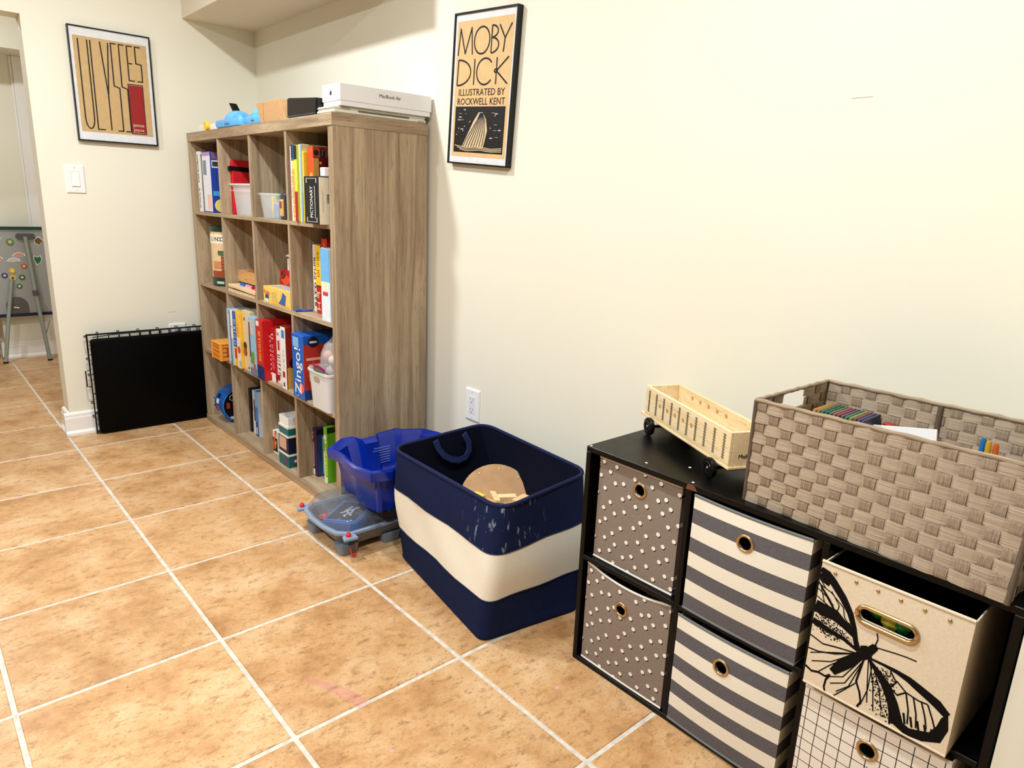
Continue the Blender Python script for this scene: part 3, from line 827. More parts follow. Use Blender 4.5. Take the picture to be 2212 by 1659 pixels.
strip([(-.094, -.06, .155), (-.1, -.02, .166), (-.098, .02, .16), (-.088, .05, .168)], .014, .002, (-1, 0, 0)).build('zip_seal', P((140, 30, 90), .4), zb_)
strip([(-.097, -.06, .143), (-.102, -.02, .152), (-.10, .02, .148)], .010, .002, (-1, 0, 0)).build('zip_stripe', P((60, 110, 70), .4), zb_)
for k, (dx, dy, dz, r, c, lb) in enumerate([(-.035, -.02, .19, .022, (236, 234, 230), 'white toy ball'), (-.03, .025, .20, .024, (206, 150, 130), 'salmon toy ball'), (0, -.02, .22, .02, (150, 140, 140), 'grey toy ball'), (-.03, .0, .14, .03, (200, 180, 190), 'pale pink toy ball'), (.01, .03, .12, .03, (216, 200, 180), 'beige toy ball')]):
    tag(MB().ball((0, 0, 0), r, r * 1.2, r * .9, 12, 7).build('toy_ball', P(c, .5), None, smooth=60, loc=(-.325 + dx, -1.42 + dy, Z3 + dz)), lb + ' inside the zip bag', 'toy', 'toys in the zip bag')

# row 4, first cubby: round tin
tn = thing('round_tin', 'round blue tin standing on its edge in the bottom left cubby', 'tin', (-.312, -.29, Z4), 0)
MB().lathe([(.092, 0), (.093, .003), (.093, .012), (.0905, .013), (.0905, .10), (.088, .102)], 40, (0, 0, .093), 'Y').build('shell', P((32, 92, 176), .3), tn, smooth=40)
MB().lathe([(.082, -.0015), (.082, .0)], 36, (0, 0, .093), 'Y').build('face_print', P((14, 16, 24), .3), tn)
MB().torus((0, -.001, .093), .083, .003, 'Y', 36, 6).build('rim', P((60, 130, 206), .3), tn, smooth=60)
MB().torus((-.035, -.002, .135), .014, .002, 'Y', 18, 5).build('printed_ring', P((200, 206, 214), .4), tn)
MB().box(-.066, -.05, -.0025, -.001, .08, .11).build('printed_panel', P((170, 50, 50), .4), tn)
MB().box(-.05, -.01, -.0025, -.001, .02, .036).build('printed_panel', P((210, 214, 220), .4), tn)
MB().lathe([(.012, -.003), (.012, -.0015)], 14, (-.02, 0, .06), 'Y').build('printed_spot', P((120, 60, 40), .4), tn)
for k, (ang, c) in enumerate([(-35, (230, 230, 236)), (-12, (206, 90, 90)), (12, (230, 230, 236)), (30, (30, 34, 44))]):
    a = R(ang)
    MB().box(-.0008, .0012, .045, .075, -.012, .012).build('band_print', P(c, .4), tn, loc=(-.0908 * math.cos(a), 0, .093 + .0908 * math.sin(a))).rotation_euler = (0, a, 0)
# second cubby
game('book', 'purple and black spined box with orange picture, bottom row', 'book', -.330, -.486, Z4, .26, .05, .225, (28, 22, 30),
     [('s', 0, .6, .0, 1, (96, 58, 92)), ('s', 0, .55, .62, .98, (120, 52, 44)), ('s', .1, .5, .72, .85, (226, 120, 80)), ('sp', 8, .3, .06, .56, .4, (214, 170, 196))])
game('book', 'white box with brown picture edge between the purple and blue boxes', 'book', -.322, -.548, Z4, .25, .052, .22, (206, 216, 226), [('s', .0, 1, .0, .5, (226, 228, 226)), ('s', .3, .9, .3, .8, (96, 60, 48))])
game('book', 'blue topped thin white box rightmost in bottom second cubby', 'book', -.332, -.590, Z4, .26, .038, .23, (60, 120, 190), [('s', .0, 1, .65, 1, (120, 176, 226)), ('s', 0, .5, 0, .32, (34, 60, 120)), ('c', 0, 1, 0, 1, (226, 232, 238)), ('s', .2, .5, .05, .2, (220, 220, 230))])
# third cubby
game('toy_box', 'white box with flame picture and orange cord, bottom row', 'toy', -.362, -.878, Z4, .2, .082, .112, (238, 236, 230), [('s', .2, .95, .12, .70, (24, 18, 18)), ('so', .6, .35, .014, (226, 130, 60)), ('so', .72, .5, .010, (240, 180, 120))])
cd = MB().tube([(-.366, -.868, .15), (-.374, -.876, .12), (-.378, -.872, .09), (-.376, -.868, .066)], .004, 6).build('cord', P((220, 96, 40), .6), None, smooth=60)
tag(cd, 'short orange cord hanging beside the flame picture box', 'cord')
stack = [((14, 96, 100), .10, .062, 'teal nesting cube with animal picture at the foot of its stack'), ((16, 22, 52), .098, .084, 'navy nesting cube in the middle of the stack'), ((18, 104, 108), .094, .040, 'teal nesting cube above the navy one'), ((240, 240, 236), .090, .040, 'open white nesting cube on top of the stack')]
zc = Z4
for k, (c, wd, hh, lb) in enumerate(stack):
    t = thing('nesting_cube', lb, 'toy block', (-.34, -1.005, zc), 0, 'stack of nesting cubes')
    w2 = wd / 2
    if k < 3:
        MB().box(-w2, w2, -w2, w2, 0, hh).build('shell', P(c, .45), t, .002)
        MB().box(-w2 - .0006, w2 + .0006, -w2 - .0006, w2 + .0006, hh - .009, hh).build('edge_band', P((236, 232, 218), .45), t)
    else:
        MB().loft([rrect(-w2, w2, -w2, w2, .002, 0, 1), rrect(-w2, w2, -w2, w2, .002, hh, 1), rrect(-w2 + .003, w2 - .003, -w2 + .003, w2 - .003, .001, hh, 1), rrect(-w2 + .003, w2 - .003, -w2 + .003, w2 - .003, .001, .003, 1)]).build('shell', P(c, .45), t)
    if k == 0:
        MB().box(-w2 - .001, -w2, -.04, -.008, .014, .042).build('picture_panel', P((84, 60, 110), .45), t)
        MB().box(-w2 + .018, -w2 + .046, -w2 - .001, -w2, .014, .042).build('picture_panel', P((84, 60, 110), .45), t)
        MB().ball((-w2 + .032, -w2 - .001, .028), .008, .0008, .007, 10, 6).build('animal_print', P((226, 220, 226), .45), t)
        MB().box(-w2 + .054, -w2 + .082, -w2 - .001, -w2, .014, .042).build('picture_panel', P((196, 80, 60), .45), t)
    if k == 1:
        MB().box(-w2 - .001, -w2, -.03, .04, .016, .07).build('picture_panel', P((214, 170, 150), .45), t)
    zc += hh
fr = thing('wooden_puzzle', 'blonde wooden puzzle board at the back of the bottom third cubby', 'puzzle', (-.22, -1.02, Z4), 0)
MB().box(0, .012, .13, .15, 0, .30).build('upright', BLONDE, fr, .001)
MB().box(0, .012, 0, .02, 0, .30).build('upright', BLONDE, fr, .001)
MB().box(0, .012, .02, .13, .28, .30).build('rail', BLONDE, fr, .001)
MB().box(.004, .010, .02, .13, .0, .28).build('panel', P((60, 40, 24), .6), fr)
tag(MB().lathe([(.012, 0), (.014, .03), (.009, .05), (.015, .07), (.006, .095)], 12).build('wooden_figure', P((214, 150, 70), .5), None, smooth=50, loc=(-.265, -.97, Z4 + .0)), 'small orange wooden figure behind the nesting cubes', 'toy')
# fourth cubby
game('game_box', 'dark purple box with outlined spine and grey near cover', 'game', -.335, -1.215, Z4, .25, .07, .212, (58, 26, 66),
     [('s', .28, .62, .2, .7, (206, 186, 214)), ('s', .33, .57, .215, .685, (64, 30, 74)), ('sp', 3, .45, .76, .93, .3, (240, 230, 240)), ('s', .2, .7, .02, .14, (232, 232, 226)), ('s', .4, .5, .04, .12, (30, 30, 30)),
      ('c', 0, 1, .9, 1, (30, 20, 36)), ('c', .02, .98, .02, .88, (36, 76, 140)), ('c', .10, .96, .05, .84, (198, 204, 214)), ('c', .2, .35, .7, .82, (120, 126, 140)), ('c', .12, .9, .66, .675, (120, 120, 140)), ('co', .5, .68, .012, (100, 140, 200))])
game('game_box', 'lime green box with yellow spine lettering beside the dark purple box', 'game', -.332, -1.304, Z4, .26, .030, .242, (110, 190, 40),
     [('s', .0, .3, .0, .55, (220, 222, 210)), ('sp', 9, .58, .14, .64, .5, (250, 236, 90)), ('so', .45, .82, .011, (236, 240, 230)), ('so', .6, .74, .007, (236, 240, 230)), ('c', 0, 1, .9, 1, (30, 60, 20)), ('s', .3, .9, .0, .1, (230, 236, 226))])

# ------------------------------------------------------------------ things on top of the bookcase
ZT = 1.459
rl = thing('toy_roller', 'white bar toy with a yellow wheel at the left end of the bookcase top', 'toy', (-.385, -.42, ZT), 0)
MB().box(0, .04, 0, .245, 0, .029).build('bar', WHITE, rl, .003)
MB().lathe([(.019, -.018), (.021, -.016), (.021, -.002), (.019, 0)], 24, (0, .10, .021), 'X').build('wheel', P((248, 200, 70), .4), rl, smooth=40)
BLU = P((96, 176, 236), .35, .04); BLUD = P((84, 160, 224), .35, .04)
def toy_head(x, y, w, d, label, lever):
    t = thing('blue_lever_toy', label, 'toy', (x, y, ZT), 0, 'blue lever toys on the bookcase')
    MB().loft([rrect(0, d, -w, 0, .02, .004, 4), rrect(-.004, d + .004, -w - .002, .002, .02, .02, 4), rrect(0, d, -w, 0, .02, .034, 4)]).build('base', BLU, t, smooth=40)
    MB().box(.01, d - .01, -w + .01, -.01, 0, .004).build('foot', BLUD, t)
    MB().ball((d * .42, -w * .40, .034), d * .36, w * .33, .042, 16, 9).build('head_dome', BLU, t, smooth=60)
    MB().ball((d * .25, -w * .70, .034), d * .2, w * .14, .026, 14, 8).build('snout_dome', BLUD, t, smooth=60)
    MB().ball((d * .65, -w * .72, .034), d * .2, w * .14, .026, 14, 8).build('snout_dome', BLUD, t, smooth=60)
    a, b, h = lever
    MB().prism([(d * .4, a, .055), (d * .4, a - .034, .05), (d * .4, b - .028, h), (d * .4, b, h + .004)], (.03, 0, 0)).build('lever', BLACK, t, .004)
    MB().box(-.006, .004, -w * .62, -w * .42, .014, .026).build('hook', BLUD, t, .002)
    return t
toy_head(-.40, -.445, .29, .14, 'large pale blue lever toy with tall black lever', (-.085, -.02, .112))
toy_head(-.39, -.765, .17, .12, 'smaller pale blue lever toy beside the kraft box', (-.06, -.04, .056))
tag(MB().ball((0, 0, 0), .022, .028, .012, 12, 7).build('green_clay', P((120, 214, 60), .5), None, smooth=60, loc=(-.30, -.915, ZT + .012)), 'lime green lump behind the smaller blue lever toy', 'toy')
tag(MB().box(-.02, .02, -.06, .06, 0, .008).build('red_stick', P((150, 60, 60), .5), None, .003, loc=(-.36, -.40 - .09, ZT)).__class__ and bpy.data.objects['red_stick'], 'small dull red stick beside the yellow wheel toy', 'toy')
kb = thing('kraft_box', 'brown kraft cardboard box with slanted edge on the bookcase', 'box', (-.40, 0, ZT), 0)
MB().prism([(0, -.950, 0), (0, -1.185, 0), (0, -1.128, .074), (0, -.912, .074)], (.17, 0, 0)).build('carton', KRAFT, kb, .001)
MB().box(-.001, .003, -.985, -.984, .006, .07).build('fold_line', P((150, 110, 74), .9), kb)
bb = thing('black_tray_box', 'shiny black open box between the kraft box and white laptop box', 'box', (-.40, 0, ZT), 0)
MB().hexa([(0, -1.428, 0), (.25, -1.428, 0), (.25, -1.196, 0), (0, -1.196, 0)], [(.003, -1.428, .056), (.25, -1.428, .056), (.25, -1.192, .072), (.003, -1.192, .072)]).build('tray', BLACKG, bb, .004, 2)
MB().hexa([(-.001, -1.425, .004), (.0, -1.425, .004), (.0, -1.2, .004), (-.001, -1.2, .004)], [(-.001, -1.425, .008), (0, -1.425, .008), (0, -1.2, .008), (-.001, -1.2, .008)]).build('edge_line', P((70, 70, 74), .3), bb)
lp = thing('white_laptop', 'old white laptop lying shut under the white laptop carton', 'laptop', (-.395, -1.545, ZT), 0)
LPW = P((232, 228, 212), .35, .02)
MB().box(0, .375, 0, .255, .0, .013).build('base', LPW, lp, .004, 2)
MB().hexa([(0, 0, .0135), (.372, 0, .0135), (.372, .25, .0135), (0, .25, .0135)], [(0, 0, .023), (.372, 0, .0245), (.372, .25, .0245), (0, .25, .023)]).build('lid', LPW, lp, .004, 2)
MB().box(.095, .30, -.0012, .004, .0125, .0142).build('lid_gap', P((60, 58, 54), .5), lp)
for k in range(7):
    MB().box(.03 + k * .005, .032 + k * .005, -.0006, .001, .0155, .0205).build('vent_slot', P((120, 116, 106), .6), lp)
    MB().box(.338 + k * .004, .3395 + k * .004, -.0006, .001, .004, .009).build('vent_slot', P((120, 116, 106), .6), lp)
ab = thing('laptop_carton', 'white laptop carton with grey lettering on top of the old laptop', 'box', (-.377, -1.560, ZT + .0246), 0)
CART = P((236, 236, 238), .35, .01)
MB().box(.003, .365, .003, .125, 0, .018).build('tray', CART, ab, .001)
MB().box(0, .368, 0, .128, .0162, .070).build('lid', CART, ab, .0012)
text('MacBook Air', .0165, ab, (.193, -.0006, .046), 'side', P((70, 70, 74), .4))
MB().prism([(-.0006, .068, .034), (-.0006, .060, .036), (-.0006, .058, .044), (-.0006, .063, .049), (-.0006, .070, .047), (-.0006, .072, .040)], (.0006, 0, 0)).build('fruit_logo', P((40, 40, 44), .4), ab)
MB().prism([(-.0006, .064, .0495), (-.0006, .061, .0535), (-.0006, .066, .052)], (.0006, 0, 0)).build('logo_leaf', P((40, 40, 44), .4), ab)

# ------------------------------------------------------------------ framed posters
BLACKF = P((8, 8, 9), .35, .05, .4)
MATW = P((238, 241, 244), .6, .01)
INK = P((20, 17, 15), .6, .02)
GLAZE = m_glass('picture_glazing', (12, 12, 12), .045, .04)
def poster(name, label, loc, rotz, tilt, w, h):
    """poster in its own frame: local x right, y up, z out of the wall"""
    t = thing(name, label, 'poster', loc)
    t.rotation_euler = (Matrix.Rotation(rotz, 4, 'Z') @ Matrix.Rotation(R(90), 4, 'X') @ Matrix.Rotation(tilt, 4, 'Z')).to_euler()
    b = .0055; dp = .022
    MB().box(-w / 2, w / 2, h / 2 - b, h / 2, 0, dp).build('frame_rail', BLACKF, t, .0006)
    MB().box(-w / 2, w / 2, -h / 2, -h / 2 + b, 0, dp).build('frame_rail', BLACKF, t, .0006)
    MB().box(-w / 2, -w / 2 + b, -h / 2 + b, h / 2 - b, 0, dp).build('frame_rail', BLACKF, t, .0006)
    MB().box(w / 2 - b, w / 2, -h / 2 + b, h / 2 - b, 0, dp).build('frame_rail', BLACKF, t, .0006)
    MB().box(-w / 2 + b, w / 2 - b, -h / 2 + b, h / 2 - b, .002, .0165).build('mat_board', MATW, t)
    MB().box(-w / 2 + b, w / 2 - b, -h / 2 + b, h / 2 - b, .0192, .0200).build('glazing', GLAZE, t)
    return t
def pstroke(t, pts, w, x0, y0, sx, sy, z=.0173, mat=None, name='letter_stroke'):
    return strip([(x0 + a * sx, y0 + b * sy, z) for a, b in pts], w).build(name, mat or INK, t)
def ptext(t, body, size, x, y, mat, sx, z=.0175, weight=0):
    o = text(body, size, t, (0, 0, 0), 'side', mat, 1, 'lettering', weight)
    o.data.transform(Matrix.Translation((x, y, z)) @ Matrix.Diagonal((sx, 1, 1, 1)) @ Matrix.Rotation(R(-90), 4, 'X'))
    return o
def arc(cx, cy, rx, ry, a0, a1, n=14):
    return [(cx + rx * math.cos(R(a0 + (a1 - a0) * i / n)), cy + ry * math.sin(R(a0 + (a1 - a0) * i / n))) for i in range(n + 1)]
# right wall poster (hangs a little crooked)
mp_ = poster('framed_poster', 'framed tan and black whale novel poster hanging crooked on the long wall', (-.001, -1.858, 1.551), -math.pi / 2, R(-3.8), .326, .483)
TAN = P((236, 198, 142), .6, .03)
pw, ph = .292, .430
MB().box(-pw / 2, pw / 2, -ph / 2, ph / 2, .0160, .0170).build('print_sheet', TAN, mp_)
X0, Y0 = -pw / 2, -ph / 2
def L(letter, a0, a1, b0, b1, w=.0042):
    G = {'M': [[(0, 0), (.12, 1), (.5, .06), (.88, 1), (1, 0)]], 'O': [arc(.5, .5, .5, .5, 90, 450, 24)],
         'B': [[(.1, 0), (.1, 1)], arc(.1, .78, .75, .22, 90, -90), arc(.1, .28, .9, .28, 90, -90)], 'Y': [[(0, 1), (.5, .5), (1, 1)], [(.5, .5), (.42, 0)]],
         'D': [[(.02, 0), (.06, 1)], arc(.05, .5, .95, .5, 90, -90, 18)], 'I': [[(.5, 0), (.5, 1)]], 'C': [arc(.55, .5, .55, .5, 40, 320, 20)],
         'K': [[(.1, 0), (.1, 1)], [(1, 1), (.1, .5), (1, 0)], arc(.06, .5, .12, .06, 0, 360, 10)],
         'U': [[(0, 1), (0, .12)] + arc(.5, .12, .5, .12, 180, 360, 8) + [(1, 1)]], 'L': [[(0, 1), (0, 0), (1, 0)]],
         'S': [[(1, 1), (0, 1), (0, .52), (1, .5), (1, 0), (0, 0)]], 'E': [[(1, 1), (0, 1), (0, 0), (1, 0)], [(0, .5), (.8, .5)]], 'V': [[(0, 1), (.5, .4), (1, 1)], [(.5, .4), (.5, 0)]]}
    return [[(a0 + (a1 - a0) * x, b0 + (b1 - b0) * y) for x, y in s] for s in G[letter]]
for ch, a0, a1 in (('M', .03, .30), ('O', .325, .60), ('B', .62, .76), ('Y', .76, .965)):
    for s in L(ch, a0, a1, .755, .945): pstroke(mp_, s, .0054, X0, Y0, pw, ph)
for ch, a0, a1 in (('D', .035, .29), ('I', .31, .40), ('C', .40, .67), ('K', .73, .95)):
    for s in L(ch, a0, a1, .535, .722): pstroke(mp_, s, .0054, X0, Y0, pw, ph)
ptext(mp_, 'ILLUSTRATED BY', .0305, 0, Y0 + .480 * ph, INK, 1.07)
ptext(mp_, 'ROCKWELL KENT', .0305, 0, Y0 + .412 * ph, INK, 1.03)
MB().box(X0 + .04 * pw, X0 + .955 * pw, Y0 + .032 * ph, Y0 + .378 * ph, .0170, .0174).build('picture_panel', P((24, 23, 24), .6), mp_)
# plain stand-in picture: a pale striped mound over water, with dashes for stars
CRM = P((232, 206, 160), .6, .02); PALE = P((206, 200, 200), .6, .02)
MB().prism([(X0 + a * pw, Y0 + b * ph, .0174) for a, b in ((.20, .075), (.30, .17), (.40, .27), (.49, .335), (.56, .335), (.63, .28), (.66, .20), (.62, .11), (.60, .07))], (0, 0, .0003)).build('mound_print', CRM, mp_)
for k in range(8):
    u = k / 7
    pstroke(mp_, [(.22 + .36 * u, .075), (.33 + .28 * u, .17), (.46 + .15 * u, .27), (.52 + .04 * u, .33)], .0032, X0, Y0, pw, ph, .0178, P((40, 40, 66), .6), 'printed_stroke')
for k in range(3):
    pstroke(mp_, [(.06 + .05 * k, .085 - .014 * k), (.3, .068 - .012 * k), (.55, .078 - .012 * k), (.75, .066 - .01 * k), (.94, .075 - .012 * k)], .0022, X0, Y0, pw, ph, .0180, CRM, 'printed_stroke')
rng2 = random.Random(5)
for k in range(26):
    a = rng2.choice((rng2.uniform(.07, .34), rng2.uniform(.70, .92))); b = rng2.uniform(.14, .36)
    pstroke(mp_, [(a, b), (a + rng2.choice((.015, .05)), b)], rng2.choice((.0012, .0035)), X0, Y0, pw, ph, .0175, PALE, 'printed_dash')
# far wall poster
up_ = poster('framed_poster', 'framed tan poster with tall thin black letters and red block on the far wall', (-.681, FY - .001, 1.636), 0, 0, .336, .487)
pw, ph = .300, .405
TAN2 = P((212, 178, 124), .6, .03)
MB().box(-pw / 2, pw / 2, -ph / 2, ph / 2, .0160, .0170).build('print_sheet', TAN2, up_)
X0, Y0 = -pw / 2, -ph / 2
for ch, a0, a1, b0, b1 in (('U', .065, .185, .035, .97), ('L', .225, .325, .035, .97), ('V', .355, .465, .035, .97), ('S', .50, .575, .035, .97), ('S', .61, .685, .035, .97), ('E', .72, .80, .60, .97), ('S', .835, .91, .60, .97)):
    for s in L(ch, a0, a1, b0, b1): pstroke(up_, s, .0052, X0, Y0, pw, ph)
MB().box(X0 + .70 * pw, X0 + .90 * pw, Y0 + .03 * ph, Y0 + .55 * ph, .0170, .0174).build('red_block', P((158, 26, 24), .6, .03), up_)
for x0, x1, y0, y1 in ((.69, .70, .02, .56), (.90, .91, .02, .56), (.69, .91, .015, .025), (.69, .91, .555, .565)):
    MB().box(X0 + x0 * pw, X0 + x1 * pw, Y0 + y0 * ph, Y0 + y1 * ph, .0170, .0174).build('border_line', INK, up_)
ptext(up_, 'james', .0215, X0 + .80 * pw, Y0 + .115 * ph, P((238, 220, 180), .6), 1.0)
ptext(up_, 'joyce', .0215, X0 + .80 * pw, Y0 + .063 * ph, P((238, 220, 180), .6), 1.0)

# ------------------------------------------------------------------ switch and sockets
def plate(name, label, cat, loc, rotz, w, h):
    t = thing(name, label, cat, loc)
    t.rotation_euler = (Matrix.Rotation(rotz, 4, 'Z') @ Matrix.Rotation(R(90), 4, 'X')).to_euler()
    MB().loft([rrect(-w / 2, w / 2, -h / 2, h / 2, .002, 0, 2), rrect(-w / 2, w / 2, -h / 2, h / 2, .002, .003, 2), rrect(-w / 2 + .004, w / 2 - .004, -h / 2 + .004, h / 2 - .004, .002, .0062, 2)]).build('cover_plate', WHITE, t)
    for yy in (-.05, .05):
        MB().lathe([(.003, .006), (.003, .0068)], 10, (0, yy, 0)).build('screw', P((200, 200, 200), .4), t)
    return t
sw = plate('light_switch', 'white rocker light switch under the far wall poster', 'switch', (-.8775, FY, 1.2195), 0, .078, .126)
MB().box(-.0175, .0175, -.034, .034, .0055, .0066).build('switch_well', P((206, 206, 206), .5), sw)
MB().hexa([(-.016, -.032, .006), (.016, -.032, .006), (.016, .032, .006), (-.016, .032, .006)], [(-.016, -.032, .0105), (.016, -.032, .0105), (.016, .032, .0072), (-.016, .032, .0072)]).build('rocker', WHITE, sw, .0008)
def socket(label, loc, rotz):
    t = plate('wall_socket', label, 'socket', loc, rotz, .082, .122)
    MB().box(-.0175, .0175, -.034, .034, .0055, .0075).build('receptacle_face', P((228, 230, 232), .45), t, .0008)
    for yy in (-.019, .019):
        for xx in (-.0065, .0065):
            MB().box(xx - .001, xx + .001, yy - .001, yy + .007, .0074, .0078).build('blade_slot', P((60, 60, 60), .6), t)
        MB().lathe([(.0024, .0074), (.0024, .0078)], 10, (0, yy - .008, 0)).build('ground_hole', P((50, 50, 50), .6), t)
    return t
socket('white double socket on the long wall behind the tote', (0, -1.838, .450), -math.pi / 2)
socket('white socket half hidden behind the folded dog crate', (-.487, FY, .453), 0)
tag(MB().box(-.02, .02, -.0006, 0, -.0004, .0004).build('wall_scuff', P((140, 130, 110), .9), None, loc=(-.505, FY - .0001, .575)), 'short grey scuff line on the wall above the crate', 'scuff')
tag(MB().box(-.0006, 0, -.022, .022, -.0004, .0004).build('wall_scuff', P((190, 180, 156), .9), None, loc=(-.0001, -3.11, 1.43)), 'faint scuff line high on the long wall above the basket', 'scuff')

# ------------------------------------------------------------------ folded dog crate
dc = thing('dog_crate', 'black folded wire dog crate with solid tray leaning by the bookcase', 'crate', (-.61, -.004, 0), 0)
CX0, CX1 = -.306, .312
MB().loft([rrect(CX0 + .022, CX1 - .02, .014, .475, .03, 0, 4)]) if False else None
def xz(pts, y): return [(p[0], y, p[1]) for p in pts]
r_out = [(p[0], p[1]) for p in rrect(CX0 + .010, CX1 - .01, .006, .480, .016, 0, 5)]
r_in = [(p[0], p[1]) for p in rrect(CX0 + .020, CX1 - .02, .016, .468, .012, 0, 5)]
MB().loft([xz(r_in, -.030), xz(r_out, -.024), xz(r_out, -.012), xz(r_in, -.016)]).build('tray_panel', P((2, 2, 2), .5, .05, .08), dc, smooth=40)
WIRE = P((7, 7, 8), .35, .05, .4)
for k, yy in enumerate((.000, .016, .030)):
    m = MB(); o = .004 * k
    x0, x1, z0, z1 = CX0 + o, CX1 - o, .006, .500 - o
    m.tube([(x0, yy, z0), (x1, yy, z0), (x1, yy, z1), (x0, yy, z1)], .0042, 6, True)
    for i in range(1, 5): 
        zz = z0 + (z1 - z0) * i / 5
        m.tube([(x0, yy + .003, zz), (x1, yy + .003, zz)], .0022, 5)
    for i in range(1, 13):
        xx = x0 + (x1 - x0) * i / 13
        m.tube([(xx, yy, z0), (xx, yy, z1)], .0022, 5)
    o_ = m.build('wire_panel', WIRE, dc, smooth=60); o_['kind'] = 'stuff'
for i in range(7):
    xx = CX0 + .05 + i * .09
    MB().tube([(xx, -.006, .500), (xx, -.004, .509), (xx, .03, .505), (xx, .034, .497)], .0024, 5).build('hinge_clip', WIRE, dc, smooth=60)
for zz in (.09, .16, .30, .38, .49):
    MB().tube([(CX0, -.006, zz), (CX0 - .008, -.002, zz), (CX0 - .006, .03, zz), (CX0 + .004, .034, zz)], .0024, 5).build('hinge_clip', WIRE, dc, smooth=60)
MB().tube([(CX0, .006, .325), (CX0 - .018, .006, .322), (CX0 - .018, .006, .245), (CX0, .006, .242)], .0032, 6).build('carry_handle', WIRE, dc, smooth=60)
MB().tube([(CX0 + .02, -.032, .492), (CX0 + .1, -.030, .497), (.1, -.03, .503), (CX1, -.03, .503)], .0028, 5).build('top_wire', WIRE, dc, smooth=60)

# ------------------------------------------------------------------ easel in the hall
ez = thing('board_easel', 'grey magnetic board easel on tube legs in the hall', 'easel', (-1.0, 2.0, 0), 0)
GREYB = P((158, 160, 158), .35, .03, .4)
bx0, bx1, bz0, bz1 = -.42, .245, .325, .892
MB().box(bx0, bx1, .0, .012, bz0, bz1).build('board', GREYB, ez, .001)
MB().box(bx0 - .005, bx1 + .005, -.012, .024, bz1, bz1 + .018).build('top_rail', P((14, 60, 54), .4), ez, .002)
MB().box(bx0 - .005, bx1 + .005, -.012, .024, bz0 - .02, bz0).build('bottom_rail', P((20, 26, 56), .4), ez, .002)
MB().loft([xz([(p[0], p[1]) for p in rrect(.085, .195, .828, .866, .018, 0, 5)], -.014), xz([(p[0], p[1]) for p in rrect(.085, .195, .828, .866, .018, 0, 5)], .0)]).build('leg_bracket', P((84, 84, 88), .4), ez, .001)
MB().tube([(.138, -.012, .845), (.15, -.05, .47), (.178, -.105, .004)], .0125, 12).build('leg', P((150, 158, 150), .4, .04, .4, .2), ez, smooth=60)
MB().tube([(.03, -.010, .56), (-.02, -.035, .3), (-.072, -.065, .004)], .0125, 12).build('leg', P((150, 158, 150), .4, .04, .4, .2), ez, smooth=60)
MB().tube([(.151, -.052, .485), (.152, -.055, .45)], .018, 12).build('leg_collar', P((84, 84, 88), .4), ez, smooth=60)
MB().lathe([(.016, 0), (.014, .01)], 12, (.178, -.105, 0)).build('foot_cap', BLACK, ez)
MB().lathe([(.016, 0), (.014, .01)], 12, (-.072, -.065, 0)).build('foot_cap', BLACK, ez)
MB().prism([(.105, -.002, .327), (-.02, -.002, .327), (-.02, -.002, .37)] + [(.0425 + .0625 * math.cos(R(a)), -.002, .38 + .06 * math.sin(R(a))) for a in range(170, -1, -17)], (0, -.008, 0)).build('pivot_plate', P((92, 88, 86), .4), ez)
MB().tube([(.02, -.03, .372), (.05, -.035, .368)], .006, 8).build('pivot_knob', STEEL, ez)
MB().tube([(.166, -.085, .15), (.215, -.03, .27)], .003, 6).build('brace_cord', P((120, 120, 120), .6), ez)
for k, (mx, mz, r, c, c2, lb) in enumerate([(-.949, .81, .022, (96, 140, 70), (226, 190, 160), 'round green magnet with a pale centre near the board top'), (-.889, .647, .017, (196, 96, 50), (240, 200, 150), 'round orange magnet beside the easel leg'),
        (-.959, .618, .018, (228, 186, 60), (246, 220, 120), 'round yellow magnet, upper of the two yellow ones'), (-1.004, .587, .018, (66, 60, 96), (190, 190, 220), 'round dark purple magnet on the board'),
        (-.961, .568, .018, (232, 196, 84), (80, 70, 60), 'round yellow magnet, lower of the two yellow ones'), (-.908, .571, .018, (62, 96, 46), (200, 226, 150), 'round dark green magnet right of the yellow pair'), (-.93, .512, .017, (70, 104, 60), (206, 226, 190), 'round dark green magnet lowest on the board')]):
    t = thing('round_magnet', lb, 'magnet', (mx, 2.0, mz), 0, 'round magnets on the easel board')
    MB().lathe([(r * .96, -.004), (r, -.003), (r, 0)], 20, axis='Y').build('disc', P(c, .35), t)
    MB().lathe([(r * .45, -.0048), (r * .5, -.0038)], 14, axis='Y').build('badge', P(c2, .35), t)
def sticker(pts, x, z, c, label):
    t = thing('shaped_magnet', label, 'magnet', (x, 2.0, z), 0, 'shaped magnets on the easel board')
    MB().prism([(a * 1.22, -.002, b * 1.22) for a, b in pts], (0, .002, 0)).build('white_backing', WHITE, t)
    MB().prism([(a, -.003, b) for a, b in pts], (0, .001, 0)).build('printed_face', P(c, .4), t)
bl = [(-.02, -.012), (.006, -.024), (.012, -.006), (.026, .004), (.012, .016), (.004, .028), (-.012, .02), (-.022, .006)]
fl = [(-.03, -.006), (.0, -.014), (.034, -.008), (.03, .006), (.004, .014), (-.016, .008)]
sticker(bl, -.787, .812, (110, 86, 44), 'brown creature-shaped magnet beside the right board edge')
sticker([(-.006, -.03), (.016, -.012), (.022, .012), (.016, .026), (-.002, .018), (-.018, .026), (-.02, .004), (-.012, -.012)], -.806, .686, (34, 108, 66), 'green creature-shaped magnet right of the easel leg')
sticker(fl, -.913, .724, (214, 150, 130), 'pink wing-shaped magnet high on the board')
sticker(fl, -.946, .69, (198, 196, 190), 'pale grey wing-shaped magnet under the pink one')
sticker(bl, -1.03, .696, (224, 110, 110), 'coral magnet at the left picture edge')
sticker(bl, -1.022, .826, (70, 120, 60), 'green magnet at the upper left picture edge')

